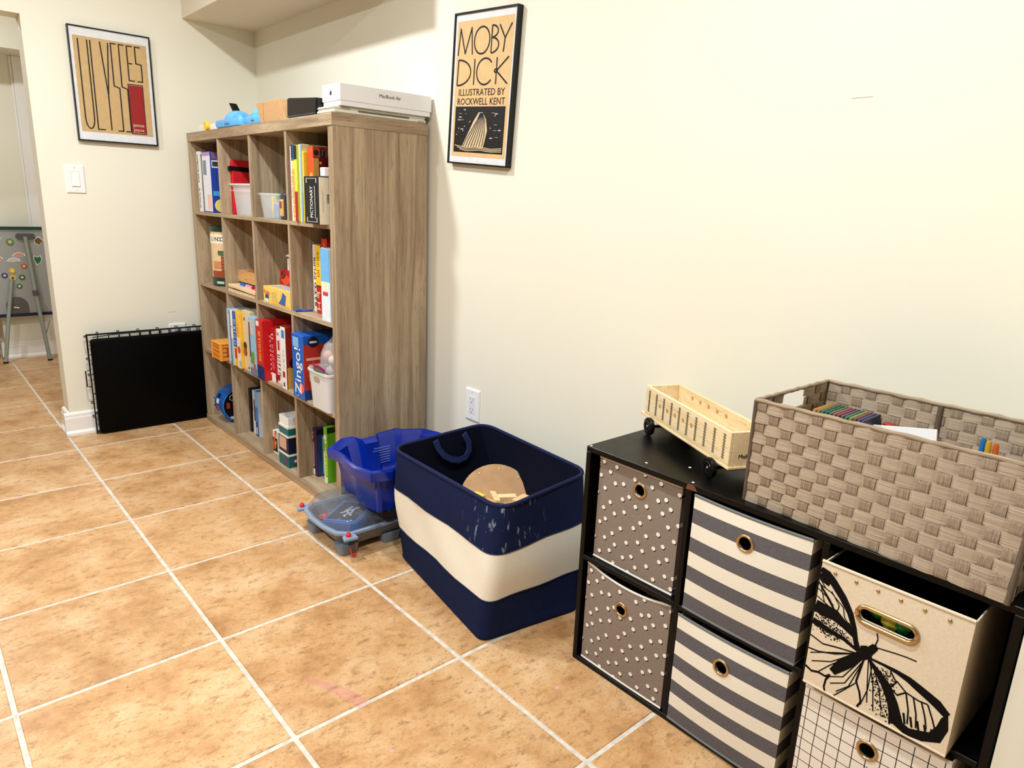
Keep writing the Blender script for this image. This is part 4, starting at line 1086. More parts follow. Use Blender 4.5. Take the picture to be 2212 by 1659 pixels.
# ------------------------------------------------------------------ toy carry case and blue tub
gt = thing('toy_case', 'grey toy case with clear domed lid and red clips on the floor', 'toy case', (-.41, -1.70, 0), 0)
def oct_(x0, x1, y0, y1, c, z, bow=0):
    pts = [(x0 + c, y0, z), (x1 - c, y0, z), (x1, y0 + c, z), (x1, y1 - c, z), (x1 - c, y1, z), (x0 + c, y1, z), (x0, y1 - c, z), (x0 - bow, (y0 + y1) / 2 + .04, z), (x0 - bow, (y0 + y1) / 2 - .04, z), (x0, y0 + c, z)]
    return pts
GRY = P((120, 128, 138), .4, .04); GRYL = P((140, 158, 184), .3, .04)
x0, x1, y0, y1 = -.150, .19, -.145, .14
MB().loft([oct_(x0 + .02, x1 - .02, y0 + .02, y1 - .02, .03, .028), oct_(x0 + .004, x1, y0 + .004, y1 - .004, .035, .066, .01), oct_(x0 - .004, x1, y0 - .006, y1 + .004, .035, .082, .012), oct_(x0, x1, y0, y1, .033, .086, .012),
           oct_(x0 + .010, x1 - .01, y0 + .01, y1 - .01, .03, .082, .01), oct_(x0 + .03, x1 - .03, y0 + .03, y1 - .03, .03, .034)]).build('base_shell', GRY, gt, smooth=30)
MB().loft([oct_(x0 - .010, x1 + .004, y0 - .012, y1 + .010, .035, .078, .014), oct_(x0 - .010, x1 + .004, y0 - .012, y1 + .010, .035, .086, .014), oct_(x0 + .003, x1 - .003, y0 + .003, y1 - .003, .033, .087, .010), oct_(x0 + .003, x1 - .003, y0 + .003, y1 - .003, .033, .079, .010)], False, False).build('rim_flange', GRYL, gt, smooth=30)
for fx, fy in ((-.115, -.11), (-.115, .10), (.05, -.115), (.10, .1)):
    MB().loft([rrect(fx - .03, fx + .035, fy - .028, fy + .028, .012, 0, 3), rrect(fx - .033, fx + .038, fy - .031, fy + .031, .012, .034, 3)]).build('foot', GRY, gt, smooth=40)
dome = []
for zz, ins in ((.086, .0), (.112, .004), (.127, .012), (.137, .026), (.142, .045)):
    dome.append(oct_(x0 + ins, x1 - ins, y0 + ins, y1 - ins, .034, zz, .012))
MB().loft(dome, False, True).build('dome_lid', DOME, gt, smooth=30)
RED = P((222, 50, 40), .4)
for tx, ty in ((-.155, .145), (-.135, -.165)):
    MB().prism([(tx - .022, ty - .014, .072), (tx + .03, ty - .020, .072), (tx + .03, ty + .02, .072), (tx - .012, ty + .016, .072)], (0, 0, .012)).build('corner_tab', GRYL, gt, .003)
    MB().lathe([(.009, .084), (.009, .092), (.005, .098)], 8, (tx + .002, ty, 0)).build('clip_knob', RED, gt)
for tx, ty in ((-.125, .09), (-.115, -.165)):
    MB().tube([(tx - .012, ty, .036), (tx - .008, ty - .002, .012), (tx + .008, ty - .002, .012), (tx + .012, ty, .036)], .0025, 6).build('wire_clip', RED, gt)
    MB().box(tx - .008, tx + .008, ty - .004, ty + .002, .006, .012).build('clip_foot', RED, gt)
cc_ = thing('card_case', 'blue see-through card case with dark label inside the toy case', 'case', (-.468, -1.735, .086), R(28), None, rot=(R(-7), R(-6), R(30)))
MB().box(-.074, .074, -.074, .066, -.02, .022).build('case', BLUET, cc_, .005, 2)
MB().box(-.060, .058, -.062, .052, .0222, .0232).build('label_card', P((22, 24, 34), .4), cc_)
for k, pts in enumerate(([(-.03, -.03), (.0, .01), (.03, .0)], [(-.02, .02), (.01, -.01), (.03, -.03)], [(-.035, 0), (-.01, -.02), (.02, -.015)])):
    strip([(a, b, .0233) for a, b in pts], .008).build('printed_streak', P((190, 200, 224), .4), cc_)
for k, (x, y, z, c, lb) in enumerate([(-.515, -1.645, .06, (206, 40, 40), 'red launcher piece at the far side of the toy case'), (-.535, -1.69, .055, (190, 40, 46), 'red spinning top piece left of the card case'), (-.36, -1.80, .056, (30, 30, 36), 'black spinning top at the right of the toy case'), (-.33, -1.75, .056, (60, 24, 30), 'dark red spinning top behind the black one'), (-.40, -1.66, .056, (44, 44, 52), 'grey spinning top behind the card case')]):
    t = thing('spinning_top', lb, 'toy', (x, y, z), k)
    MB().lathe([(.004, -.012), (.008, -.004), (.024, .0), (.026, .008), (.016, .012), (.008, .018)], 9).build('disc', P(c, .3), t, smooth=30)
    MB().box(-.02, .02, -.004, .004, .010, .016).build('blade', STEEL, t, .001)

tb = thing('blue_tub', 'deep blue plastic tub with stepped rim beside the bookcase', 'tub', (-.285, -1.755, 0), 0)
BLUE = P((6, 40, 150), .2, .04, .5); BLUEI = P((8, 26, 110), .3, .04, .5)
def tubring(k, z, j=0):
    """stepped outline, scaled by k about the tub centre"""
    pts = [(-.225, -.10), (-.205, -.17), (-.13, -.185), (-.12, -.175), (.02, -.18), (.03, -.188), (.17, -.185), (.225, -.13), (.225, .05), (.20, .12), (.12, .145), (.10, .17), (.02, .172), (.0, .15), (-.06, .15), (-.08, .178), (-.13, .178), (-.205, .13), (-.195, .06), (-.20, .02), (-.215, .0)]
    return [(p[0] * k, p[1] * k, z + (j * (.006 if (i % 5) < 2 else 0))) for i, p in enumerate(pts)]
MB().loft([tubring(.70, .146), tubring(.76, .152), tubring(.88, .292), tubring(.95, .292), tubring(.955, .280), tubring(1.0, .280, 1), tubring(1.015, .312, 1), tubring(.985, .318, 1), tubring(.955, .316, 1), tubring(.87, .300), tubring(.75, .200), tubring(.68, .185)]).build('shell', BLUE, tb, smooth=28)
MB().loft([tubring(.40, .186), tubring(.39, .189), tubring(.36, .190)]).build('floor_ridge', BLUEI, tb)
for k in range(7):
    MB().box(-.02 - .004 * (k % 2), .05, .1235, .1250, .214 + k * .010, .2165 + k * .010).build('moulded_text_line', P((120, 140, 200), .4), tb)
for sx_ in (-.17, -.05, .08):
    MB().box(sx_, sx_ + .02, -.152, -.14, .16, .285).build('outer_rib', BLUE, tb, .002)

# ------------------------------------------------------------------ canvas tote
TX, TY = -.262, -2.235
tt = thing('canvas_tote', 'large navy and cream striped canvas tote with rigid rim on the floor', 'tote', (TX, TY, 0), 0)
def tote_ring(z, off=0, wob=0, n=9):
    t = z / .40
    B = [(-.483, -2.503), (-.145, -2.560), (-.055, -2.02), (-.392, -1.955)]
    Tp = [(-.450, -2.530), (-.055, -2.485), (-.012, -1.922), (-.430, -1.950)]
    c = []
    for b, q in zip(B, Tp):
        c.append((b[0] * (1 - t) + q[0] * t - TX, b[1] * (1 - t) + q[1] * t - TY))
    cx = sum(p[0] for p in c) / 4; cy = sum(p[1] for p in c) / 4
    bul = .012 * math.sin(math.pi * min(1, t)) + off
    c = [(p[0] + (bul if p[0] > cx else -bul), p[1] + (bul if p[1] > cy else -bul)) for p in c]
    base = quadround(c, .035 + .03 * t, z, n)
    # subdivide straight runs, add soft cloth waves
    pts = []
    m = len(base)
    for i in range(m):
        p, q = Vector(base[i]), Vector(base[(i + 1) % m])
        steps = 8 if (q - p).length > .12 else 1
        for k in range(steps):
            pts.append(p.lerp(q, k / steps))
    out = []
    for i, p in enumerate(pts):
        d = Vector((p.x - cx, p.y - cy, 0)).normalized()
        w = wob * math.sin(math.pi * min(1, t * 1.0)) * (math.sin(p.x * 31 + z * 19) * .5 + math.sin(p.y * 23 - z * 27 + 1.3) * .7)
        out.append(p + d * w)
    return out
W_ = .0065
def band(z0, z1, n): return [tote_ring(z0 + (z1 - z0) * k / n, 0, W_) for k in range(n + 1)]
MB().loft([[p * .96 + Vector((0, 0, .002)) for p in tote_ring(0)], tote_ring(.001), tote_ring(.012, .003)] + band(.02, .128, 5), True, False).build('base_band', NAVY, tt, smooth=60)
MB().loft(band(.127, .268, 6), False, False).build('middle_band', CREAMC, tt, smooth=60)
MB().loft(band(.267, .40, 6), False, False).build('top_band', NAVY, tt, smooth=60)
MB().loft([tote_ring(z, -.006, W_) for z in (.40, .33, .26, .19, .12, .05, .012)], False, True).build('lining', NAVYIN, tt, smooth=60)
MB().tube([p + Vector((0, 0, .001)) for p in tote_ring(.40, -.002)], .0062, 8, True).build('rim_piping', P((26, 33, 70), .8, .1, .15), tt, smooth=60)
MB().tube([p for p in tote_ring(.127, .0005, W_)], .0016, 5, True).build('seam', P((24, 30, 60), .9), tt)
MB().tube([p for p in tote_ring(.2675, .0005, W_)], .0016, 5, True).build('seam', P((24, 30, 60), .9), tt)
sd = [(-.135 - TX - .004, -2.565 - TY - .003 - .004 * math.sin(math.pi * z / .4), z) for z in (.13, .17, .21, .25, .268)]
strap_pts = [(-.262, .396), (-.250, .365), (-.225, .335), (-.190, .312), (-.160, .304), (-.132, .308), (-.116, .330), (-.118, .362), (-.140, .398)]
strip([(a - TX, -1.964 - TY, z) for a, z in strap_pts], .021, .004, (0, -1, 0)).build('handle_strap', P((38, 52, 100), .85, .1, .15), tt)
for ang, lb, loc, r_, d_ in ((0, 'round pegboard disc of pale wood with tiny nails inside the tote', (-.140, -2.150, .222), .122, .010),):
    t = thing('wood_disc', lb, 'board', loc, 0, None, rot=(R(46), R(4), R(-42)))
    MB().lathe([(r_ - .001, -d_), (r_, -d_ + .001), (r_, -.001), (r_ - .001, 0)], 40).build('disc', P((184, 146, 106), .75, .1, .2, 0, 25), t, smooth=40)
    for k in range(9):
        a = R(40 * k + 10)
        MB().lathe([(.0025, 0), (.0022, .003)], 6, (r_ * .85 * math.cos(a), r_ * .85 * math.sin(a), 0)).build('nail_head', P((210, 190, 160), .3, .05, .5, .6), t)
blk = [(-.245, -2.235, .240, .075, .055, .012, 20, (206, 160, 108), 'flat tan wooden block in the tote near the front rim'), (-.198, -2.212, .256, .085, .018, .010, 62, (236, 204, 150), 'pale wooden plank lying across the blocks in the tote'),
       (-.168, -2.236, .252, .06, .022, .016, -30, (240, 210, 160), 'short pale wooden stick right of the plank in the tote'), (-.226, -2.165, .252, .040, .014, .012, 100, (246, 214, 80), 'yellow wooden stick poking up in the tote'),
       (-.140, -2.275, .246, .06, .03, .02, 10, (232, 194, 144), 'light wooden block at the right of the tote pile'), (-.285, -2.205, .236, .05, .035, .02, -15, (214, 176, 124), 'tan wooden cube at the left of the tote pile')]
for x, y, z, a, b, c, rz, col, lb in blk:
    o = MB().box(-a / 2, a / 2, -b / 2, b / 2, 0, c).build('wooden_block', P(col, .6, .08), None, .0015, loc=(x, y, z))
    o.rotation_euler = (R(random.uniform(-6, 8)), R(random.uniform(-10, 6)), R(rz)); tag(o, lb, 'block', 'wooden blocks in the tote')
heap = MB()
rngh = random.Random(11)
for k in range(110):
    a = rngh.uniform(.03, .07); x, y = rngh.uniform(-.37, -.14), rngh.uniform(-2.43, -2.10)
    M = Matrix.Translation((x, y, .03 + rngh.uniform(0, .185) )) @ Euler((rngh.uniform(-1, 1), rngh.uniform(-1, 1), rngh.uniform(0, 3))).to_matrix().to_4x4()
    q = MB().box(-a / 2, a / 2, -.014, .014, -.008, .008)
    heap.add([M @ Vector(p) for p in q.v], q.f)
hp = heap.build('block_heap', P((214, 170, 116), .65, .12), None)
hp['kind'] = 'stuff'; hp['label'] = 'jumbled heap of small wooden blocks filling the tote'; hp['category'] = 'blocks'

# ------------------------------------------------------------------ cube cabinet and its fabric bins
CXF, CXB = -.326, -.018
CY0, CY1 = -3.627, -2.704
cb = thing('cube_cabinet', 'low black six-cube cabinet against the long wall', 'cabinet', (0, 0, 0))
MB().box(CXF, CXB, CY0, CY1, .594, .608).build('top_panel', BLACKL, cb, .001)
MB().box(CXF, CXB, CY0 + .014, CY1 - .014, 0, .013).build('bottom_panel', BLACKL, cb, .001)
MB().box(CXF, CXB, CY1 - .014, CY1, 0, .594).build('side_panel', BLACKL, cb, .001)
MB().box(CXF, CXB, CY0, CY0 + .014, 0, .594).build('side_panel', BLACKL, cb, .001)
for a, b in ((-3.0155, -3.0015), (-3.3225, -3.3085)):
    MB().box(CXF, CXB, a, b, .013, .594).build('divider', BLACKL, cb, .001)
for a, b in ((-3.0015, CY1 - .014), (-3.3085, -3.0155), (CY0 + .014, -3.3225)):
    MB().box(CXF, CXB - .004, a, b, .300, .313).build('shelf', BLACKL, cb, .001)
MB().box(CXB - .004, CXB, CY0 + .014, CY1 - .014, .013, .594).build('back_panel', BLACKL, cb)
for x, y in ((-.318, -2.712), (-.312, -3.008), (-.30, -2.87), (-.24, -2.95)):
    MB().lathe([(.0035, .608), (.0030, .6086)], 10, (x, y, 0)).build('screw_cover', P((220, 222, 224), .5), cb)
MB().prism([(-.3266, -3.0, .594), (-.3266, -3.03, .596), (-.3266, -3.02, .6075), (-.3266, -3.004, .607)], (.0008, 0, 0)).build('chip_mark', P((110, 66, 44), .8), cb)

def fabric_bin(name, label, xf, y1, z0, w, h, mat, gy, gz, binding, bot, sag=0, bulge=.006, group='fabric bins in the black cabinet', slot=0, r=.0145, lean=0):
    """front at local x=0 from y=0 (left) to y=-w (right); hole at (gy, gz)"""
    t = thing(name, label, 'storage bin', (xf, y1, z0), 0, group)
    def shape(y, z):
        u = (y + w / 2) / (w / 2); v = z / h
        x = -bulge * (1 - u * u) * (1 - (2 * v - 1) ** 2 * .6) - lean * v
        z2 = z - sag * max(0, 1 - u * u) * v ** 4
        return x, z2
    angs = sorted(set([round(2 * math.pi * i / 40, 6) for i in range(40)] + [math.atan2(zz - gz, yy - gy) % (2 * math.pi) for yy in (0, -w) for zz in (0, h)]))
    hole = []; outer = []
    for a in angs:
        ca, sa = math.cos(a), math.sin(a)
        hole.append((gy + r * ca + (slot if ca > .001 else (-slot if ca < -.001 else 0)), gz + r * sa))
        ts = []
        if ca > 1e-9: ts.append((0 - gy) / ca)
        if ca < -1e-9: ts.append((-w - gy) / ca)
        if sa > 1e-9: ts.append((h - gz) / sa)
        if sa < -1e-9: ts.append((0 - gz) / sa)
        q = min(ts)
        outer.append((gy + q * ca, gz + q * sa))
    rings = []
    KK = 8
    for dx, order in ((0, range(KK + 1)), (.004, range(KK, -1, -1))):
        for k in order:
            f = k / KK
            ring = []
            for hp_, op in zip(hole, outer):
                y = hp_[0] + (op[0] - hp_[0]) * f; z = hp_[1] + (op[1] - hp_[1]) * f
                x, z2 = shape(y, z)
                ring.append((x + dx, y, z2))
            rings.append(ring)
    rings.append(rings[0])
    MB().loft(rings, False, False).build('front_panel', mat, t, smooth=40)
    d = .27
    m = MB()
    m.box(.004, d, -.003, -.0005, 0, h - .004).box(.004, d, -w + .0005, -w + .003, 0, h - .004).box(d - .003, d, -w + .003, -.003, 0, h - .004).box(.004, d - .003, -w + .003, -.003, 0, .003)
    for nm, args in (('side_panel', (.004, d, -.003, -.0005, 0, h - .004)), ('side_panel', (.004, d, -w + .0005, -w + .003, 0, h - .004)), ('rear_panel', (d - .003, d, -w + .003, -.003, 0, h - .004)), ('base_panel', (.004, d - .003, -w + .003, -.003, 0, .003))):
        MB().box(*args).build(nm, mat if nm == 'side_panel' else binding, t)
    # bound edges
    N = 16
    top = [(shape(-w * i / N, h)[0] + .001, -w * i / N, shape(-w * i / N, h)[1]) for i in range(N + 1)]
    btm = [(shape(-w * i / N, 0)[0] + .001, -w * i / N, shape(-w * i / N, 0)[1] + .002) for i in range(N + 1)]
    MB().tube(top, .0032, 7).build('top_binding', binding, t, smooth=60)
    MB().tube(btm, bot, 7).build('bottom_binding', binding, t, smooth=60)
    gx = shape(gy, gz)[0]
    if slot == 0:
        MB().torus((gx - .0005, gy, gz), r + .0022, .0034, 'X', 30, 8).build('grommet', BRASS, t, smooth=60)
    return t, shape
BINDW = P((226, 222, 214), .8, .03, .15)
BINDG = P((112, 116, 116), .8, .05, .15)
fabric_bin('fabric_bin', 'taupe polka-dot fabric bin in the upper left cube', -.310, -2.738, .314, .245, .272, POLKA, -.130, .226, BINDW, .0034, 0, .003)
fabric_bin('fabric_bin', 'taupe polka-dot fabric bin with sagging top in the lower left cube', -.318, -2.729, .0132, .262, .282, POLKA, -.122, .204, BINDW, .0036, .018, .005)
fabric_bin('fabric_bin', 'charcoal and cream striped bin in the upper middle cube', -.328, -3.026, .3135, .266, .275, STRIPE, -.134, .217, BINDG, .0036, .002, .010)
fabric_bin('fabric_bin', 'charcoal and cream striped bin in the lower middle cube', -.328, -3.018, .0132, .268, .279, STRIPE, -.125, .214, BINDG, .0036, .002, .010)
fabric_bin('fabric_bin', 'white bin with thin black grid lines in the lower right cube', -.338, -3.3255, .0132, .257, .283, GRID, -.128, .222, BINDW, .0036, .003, .006)
bf, bshape = fabric_bin('butterfly_bin', 'natural linen bin with black butterfly print pulled out of the upper right cube', -.357, -3.3255, .3135, .248, .258, LINEN, -.124, .191, P((222, 208, 182), .8, .04, .15), .0028, .0, .002, slot=.034, r=.0115)
SHADEBLK = P((10, 9, 8), .9, .05, .05)  # black panels added inside the bin, painting its interior shade
MB().box(.0045, .262, -.0052, -.0034, .004, .25).build('shade_panel', SHADEBLK, bf)
MB().box(.0045, .262, -.2446, -.2428, .004, .25).build('shade_panel', SHADEBLK, bf)
MB().box(.2625, .2665, -.2428, -.0052, .004, .25).build('shade_panel', SHADEBLK, bf)
MB().box(.0045, .262, -.2428, -.0052, .0032, .005).build('shade_panel', SHADEBLK, bf)
# slot ring, studs and print on the butterfly bin
ringp = []
for sgn, cyy in ((1, .034), (-1, -.034)):
    for i in range(13):
        a = R(-90 + 180 * i / 12) if sgn > 0 else R(90 + 180 * i / 12)
        ringp.append((cyy + .0155 * math.cos(a), .0155 * math.sin(a)))
rt_ = Matrix.Rotation(R(0), 2)
MB().tube([(-.0035, -.124 + p[0], .191 + p[1]) for p in ringp], .0044, 8, True).build('slot_ring', BRASS, bf, smooth=60)
for k in range(6):
    MB().ball((-.0015, -.026 - k * .0375, .2435), .0022, .0036, .0036, 10, 6).build('stud', BRASS, bf, smooth=60)
BW, BH = .248, .258
def bp(a, b):
    y, z = -BW * a, BH * b
    return (bshape(y, z)[0] - .0002, y, z)
INKB = P((18, 15, 14), .8, .05, .1)
pr = MB()
def stroke(pts, w):
    w = [x * 1.3 for x in w] if isinstance(w, list) else w * 1.2
    q = strip([bp(*p) for p in pts], w, .0003, (-1, 0, 0)); pr.add(q.v, q.f)
def fill(pts):
    pr.prism([bp(*p) for p in pts], (-.0003, 0, 0))
stroke([(.0, .935), (.05, .915), (.10, .875), (.186, .79), (.254, .70), (.30, .60), (.325, .52), (.335, .45)], [.008, .012, .012, .011, .009, .007, .006, .004])
stroke([(.0, .90), (.04, .86), (.08, .85)], .010)
for p in ([(.0, .82), (.10, .79), (.2, .72)], [(.0, .78), (.08, .74), (.13, .70)], [(.0, .72), (.10, .68), (.16, .645)], [(.10, .80), (.17, .72), (.16, .645)], [(.2, .72), (.22, .65), (.29, .58)], [(.0, .86), (.06, .80)], [(.02, .80), (.06, .70)]): stroke(p, .0016)
for k in range(9): stroke([(.0 + .012 * k, .83 - .012 * k), (.05 + .014 * k, .77 - .016 * k)], .0022)
stroke([(.0, .645), (.06, .635), (.15, .635), (.22, .60), (.311, .545), (.36, .46)], [.018, .020, .018, .012, .007, .004])
stroke([(.16, .63), (.26, .62), (.30, .55), (.33, .46)], .0028)
stroke([(.0, .52), (.12, .50), (.24, .49), (.35, .45)], [.010, .008, .006, .004])
stroke([(.0, .40), (.10, .375), (.2, .40), (.35, .43)], .0022)
stroke([(.35, .43), (.2, .345), (.08, .30), (.0, .29)], .0022)
stroke([(.0, .14), (.05, .12), (.10, .137), (.16, .135), (.19, .165)], .0036)
for p in ([(.34, .42), (.18, .27), (.04, .20)], [(.33, .41), (.17, .23), (.10, .14)], [(.35, .43), (.15, .33), (.02, .26)]): stroke(p, .0016)
stroke([(.385, .45), (.33, .37), (.27, .30), (.20, .195)], [.010, .015, .017, .010])
fill([(.36, .50), (.40, .52), (.44, .50), (.45, .45), (.41, .41), (.37, .42)])
stroke([(.42, .48), (.455, .535), (.47, .545)], [.012, .010, .006])
stroke([(.455, .55), (.465, .60), (.453, .645)], .0018)
stroke([(.47, .54), (.597, .562), (.66, .57), (.724, .572)], .0018)
stroke([(.44, .44), (.53, .44), (.618, .435), (.70, .42), (.765, .395), (.83, .37), (.89, .345), (.961, .295)], [.003, .004, .006, .009, .011, .012, .013, .010])
fill([(.965, .31), (.985, .20), (.956, .085), (.85, .03), (.742, .012), (.66, .045), (.69, .10), (.76, .075), (.82, .095), (.88, .12), (.915, .19), (.93, .26)])
stroke([(.43, .43), (.50, .37), (.57, .30), (.63, .20), (.66, .12), (.68, .05)], [.004, .008, .013, .014, .016, .020])
for p in ([(.58, .42), (.63, .36), (.60, .30)], [(.63, .37), (.70, .32), (.78, .305), (.84, .31)], [(.70, .32), (.735, .20), (.745, .10)], [(.75, .31), (.785, .20), (.80, .10)], [(.80, .31), (.84, .21), (.86, .13)], [(.84, .31), (.885, .22), (.905, .17)], [(.60, .30), (.65, .27), (.70, .32)]): stroke(p, .0022)
for k in range(6): stroke([(.665 + .045 * k, .17 - .004 * k), (.685 + .045 * k, .09)], .0030)
stroke([(.40, .42), (.385, .30), (.375, .22), (.41, .15), (.43, .08), (.41, .03)], .0030)
stroke([(.19, .16), (.165, .11), (.16, .05), (.175, .0)], .0030)
for p in ([(.385, .40), (.28, .20), (.19, .15)], [(.39, .38), (.30, .16), (.20, .10)], [(.40, .40), (.33, .15), (.25, .06)], [(.43, .42), (.45, .25), (.47, .10)], [(.44, .42), (.49, .25), (.52, .06)], [(.45, .43), (.53, .26), (.57, .10)], [(.46, .40), (.46, .2), (.43, .06)], [(.385, .22), (.30, .10), (.24, .02)]): stroke(p, .0016)
rs = random.Random(21)
def speck(n, pa, pb, spread):
    for _ in range(n):
        t_ = rs.random(); a = pa[0] + (pb[0] - pa[0]) * t_ + rs.gauss(0, spread); b = pa[1] + (pb[1] - pa[1]) * t_ + rs.gauss(0, spread)
        if not (.005 < a < .99 and .005 < b < .99): continue
        s_ = rs.uniform(.0006, .0014); y, z = -BW * a, BH * b; x = bshape(y, z)[0] - .0002
        pr.add([(x - .0003, y - s_, z - s_), (x - .0003, y + s_, z - s_), (x - .0003, y + s_, z + s_), (x - .0003, y - s_, z + s_)], [(0, 1, 2, 3)])
speck(150, (.02, .57), (.30, .50), .022); speck(160, (.50, .34), (.60, .05), .028); speck(90, (.02, .50), (.20, .46), .02); speck(60, (.52, .40), (.62, .33), .02)
po = pr.build('butterfly_print', INKB, bf, fix=False); po['kind'] = 'stuff'
for k, (y, z, c, lb) in enumerate([(-3.425, .508, (30, 150, 60), 'green crumpled toy glimpsed through the bin slot'), (-3.448, .496, (190, 180, 60), 'yellow toy glimpsed through the bin slot'), (-3.468, .500, (20, 120, 50), 'dark green toy at the right of the bin slot')]):
    tag(MB().ball((0, 0, 0), .022, .021, .024, 8, 5).build('soft_toy', P(c, .4), None, loc=(-.326, y, z + .006)), lb, 'toy', 'toys inside the butterfly bin')

# ------------------------------------------------------------------ wooden toy wagon on the cabinet
wg = thing('toy_wagon', 'long pale wooden toy train car with black wheels on the cabinet', 'toy', (-.1755, -2.8835, .608), math.atan2(-.365, -.177))
# local x runs along the car towards the camera, +y away from the front side (towards the left in view)
BLO = m_wood('pale_birch', 'X', (226, 198, 150), (238, 214, 168), (246, 228, 190))
WL, WW = .405, .092
wl0, wl1 = -.2025, .2025
for y0_, y1_ in ((-.008, 0), (WW - .008, WW)):
    MB().box(wl0, wl1, y0_, y1_, .044, .122).build('side_board', BLO, wg, .001)
MB().box(wl0, wl0 + .008, .0, WW - .008, .044, .122).build('end_board', BLO, wg, .001)
MB().box(wl1 - .008, wl1, .0, WW - .008, .044, .122).build('end_board', BLO, wg, .001)
MB().box(wl0 - .022, wl1 + .004, -.010, WW + .004, .038, .044).build('platform', BLO, wg, .001)
for xx in (-.150, .150):
    MB().box(xx - .016, xx + .016, .016, WW - .016, .018, .036).build('axle_block', BLONDE, wg, .001)
    MB().lathe([(.004, -.022), (.004, WW + .014)], 8, (xx, 0, .022), 'Y').build('axle', BLACK, wg)
    for yy in (-.024, WW - .002):
        w_ = thing('w', 'x', 'y') if False else None
        wh = MB().lathe([(.019, 0), (.0225, .001), (.0235, .003), (.0235, .009), (.0225, .011), (.019, .012)], 26, (xx, yy, .0237), 'Y').build('wheel', BLACKG, wg, smooth=40)
        MB().torus((xx, yy + (.0 if yy < 0 else .012), .0237), .0125, .0016, 'Y', 22, 5).build('wheel_ridge', BLACKG, wh, smooth=60)
        MB().ball((xx, yy + (.0 if yy < 0 else .012), .0237), .0035, .002, .0035, 8, 5).build('axle_cap', P((150, 150, 150), .3, .05, .5, .5), wh, smooth=60)
LINE = P((70, 66, 58), .7)
for s_ in (-1,):
    for k in range(10):
        xx = wl0 + .022 + k * .040
        for dx in (-.0024, 0, .0024):
            MB().box(xx + dx - .0004, xx + dx + .0004, -.0086, -.0078, .055, .113).build('rail_line', LINE, wg)
        for q in range(9):
            for dx in (-.0046, .0046):
                MB().box(xx + dx - .0006, xx + dx + .0006, -.0086, -.0078, .057 + q * .0065, .0585 + q * .0065).build('rivet_dot', LINE, wg)
HOLEC = P((196, 146, 92), .8)
for k in range(5):
    xx = wl0 + .082 + k * .040 + .02
    MB().lathe([(.0052, -.0004), (.0052, .0006)], 14, (xx - .02, -.0084, .087), 'Y').build('peg_hole', HOLEC, wg)
    MB().lathe([(.0052, -.0006), (.0052, .0004)], 14, (xx - .02, WW - .0082, .105), 'Y').build('peg_hole', HOLEC, wg)
tlog = text('Melissa', .0135, wg, (0, 0, 0), 'side', P((40, 30, 24), .6))
tlog.data.transform(Matrix.Translation((wl1 + .0006, .035, .066)) @ Matrix.Rotation(R(90), 4, 'Z'))

# ------------------------------------------------------------------ woven basket
wk = thing('woven_basket', 'large open basket woven from grey-brown paper straw on the cabinet', 'basket', (-.16, -3.37, .608), 0)
OXB, OYB = -.16, -3.37
BB = [(-.300, -3.126), (-.334, -3.602), (-.028, -3.612), (-.026, -3.136)]     # bottom FL FR BR BL
BT = [(-.318, -3.134), (-.304, -3.604), (-.022, -3.606), (-.022, -3.142)]     # rim
HB = .219
CB_ = [Vector((x - OXB, y - OYB, 0)) for x, y in BB]; CT_ = [Vector((x - OXB, y - OYB, HB)) for x, y in BT]
ROWS = 10
def side_fn(i):
    a0, a1, b0, b1 = CB_[i], CB_[(i + 1) % 4], CT_[i], CT_[(i + 1) % 4]
    nrm = (a1 - a0).cross(b0 - a0).normalized()
    cen = sum(CB_, Vector()) / 4
    if nrm.dot(a0 - cen) < 0: nrm = -nrm
    def fn(s, t): return (a0 * (1 - s) + a1 * s) * (1 - t) + (b0 * (1 - s) + b1 * s) * t
    return fn, nrm
def ribbon(cpts, ups, nrm, half, thick):
    m = MB(); rings = []
    for p, u in zip(cpts, ups):
        rings.append([p - u * half, p + u * half, p + u * half + nrm * thick, p - u * half + nrm * thick])
    return m.loft(rings)
NST = {0: 17, 1: 10, 2: 17, 3: 10}
AMP = .0014
for i in range(4):
    fn, nrm = side_fn(i)
    n = NST[i]
    end = i in (1, 3)
    up = (fn(.5, 1) - fn(.5, 0)).normalized(); al = (fn(1, .5) - fn(0, .5)).normalized()
    for r in range(ROWS):
        t = (r + .5) / ROWS
        runs = [(0.0, 1.0)]
        if end and r in (8,): runs = [(0.0, .345), (.655, 1.0)]
        if end and r == 9: runs = [(0.0, .345), (.655, 1.0)]
        for (s0, s1) in runs:
            K = max(6, int(n * 6 * (s1 - s0)))
            pts = []; ups = []
            for k in range(K + 1):
                s = s0 + (s1 - s0) * k / K
                ph_ = math.cos(math.pi * (s * n - .5 + r))
                off = AMP * max(-1, min(1, ph_ * 1.6))
                pts.append(fn(s, t) + nrm * off + up * (.0006 * math.sin(s * 40 + r * 2.1)))
                ups.append(up)
            ribbon(pts, ups, nrm, HB / ROWS * .508, .0012).build('weave_band', STRAWX if end else STRAWH, wk)
    for q in range(n):
        s = (q + .5) / n
        t1 = 1.0
        if end and .345 < s < .655: t1 = 8 / ROWS
        pts = []; ups = []
        KZ = int(ROWS * 4 * t1)
        for k in range(KZ + 1):
            t = t1 * k / KZ
            ph_ = math.cos(math.pi * (t * ROWS - .5 + q))
            off = -AMP * max(-1, min(1, ph_ * 1.6))
            pts.append(fn(s, t) + nrm * off); ups.append(al)
        ribbon(pts, ups, nrm, .0098, .0012).build('weave_stake', STRAWV, wk)
RIMM = m_straw('wrapped_rim_straw', 'Y', (128, 110, 90), (160, 142, 118), (186, 168, 144))
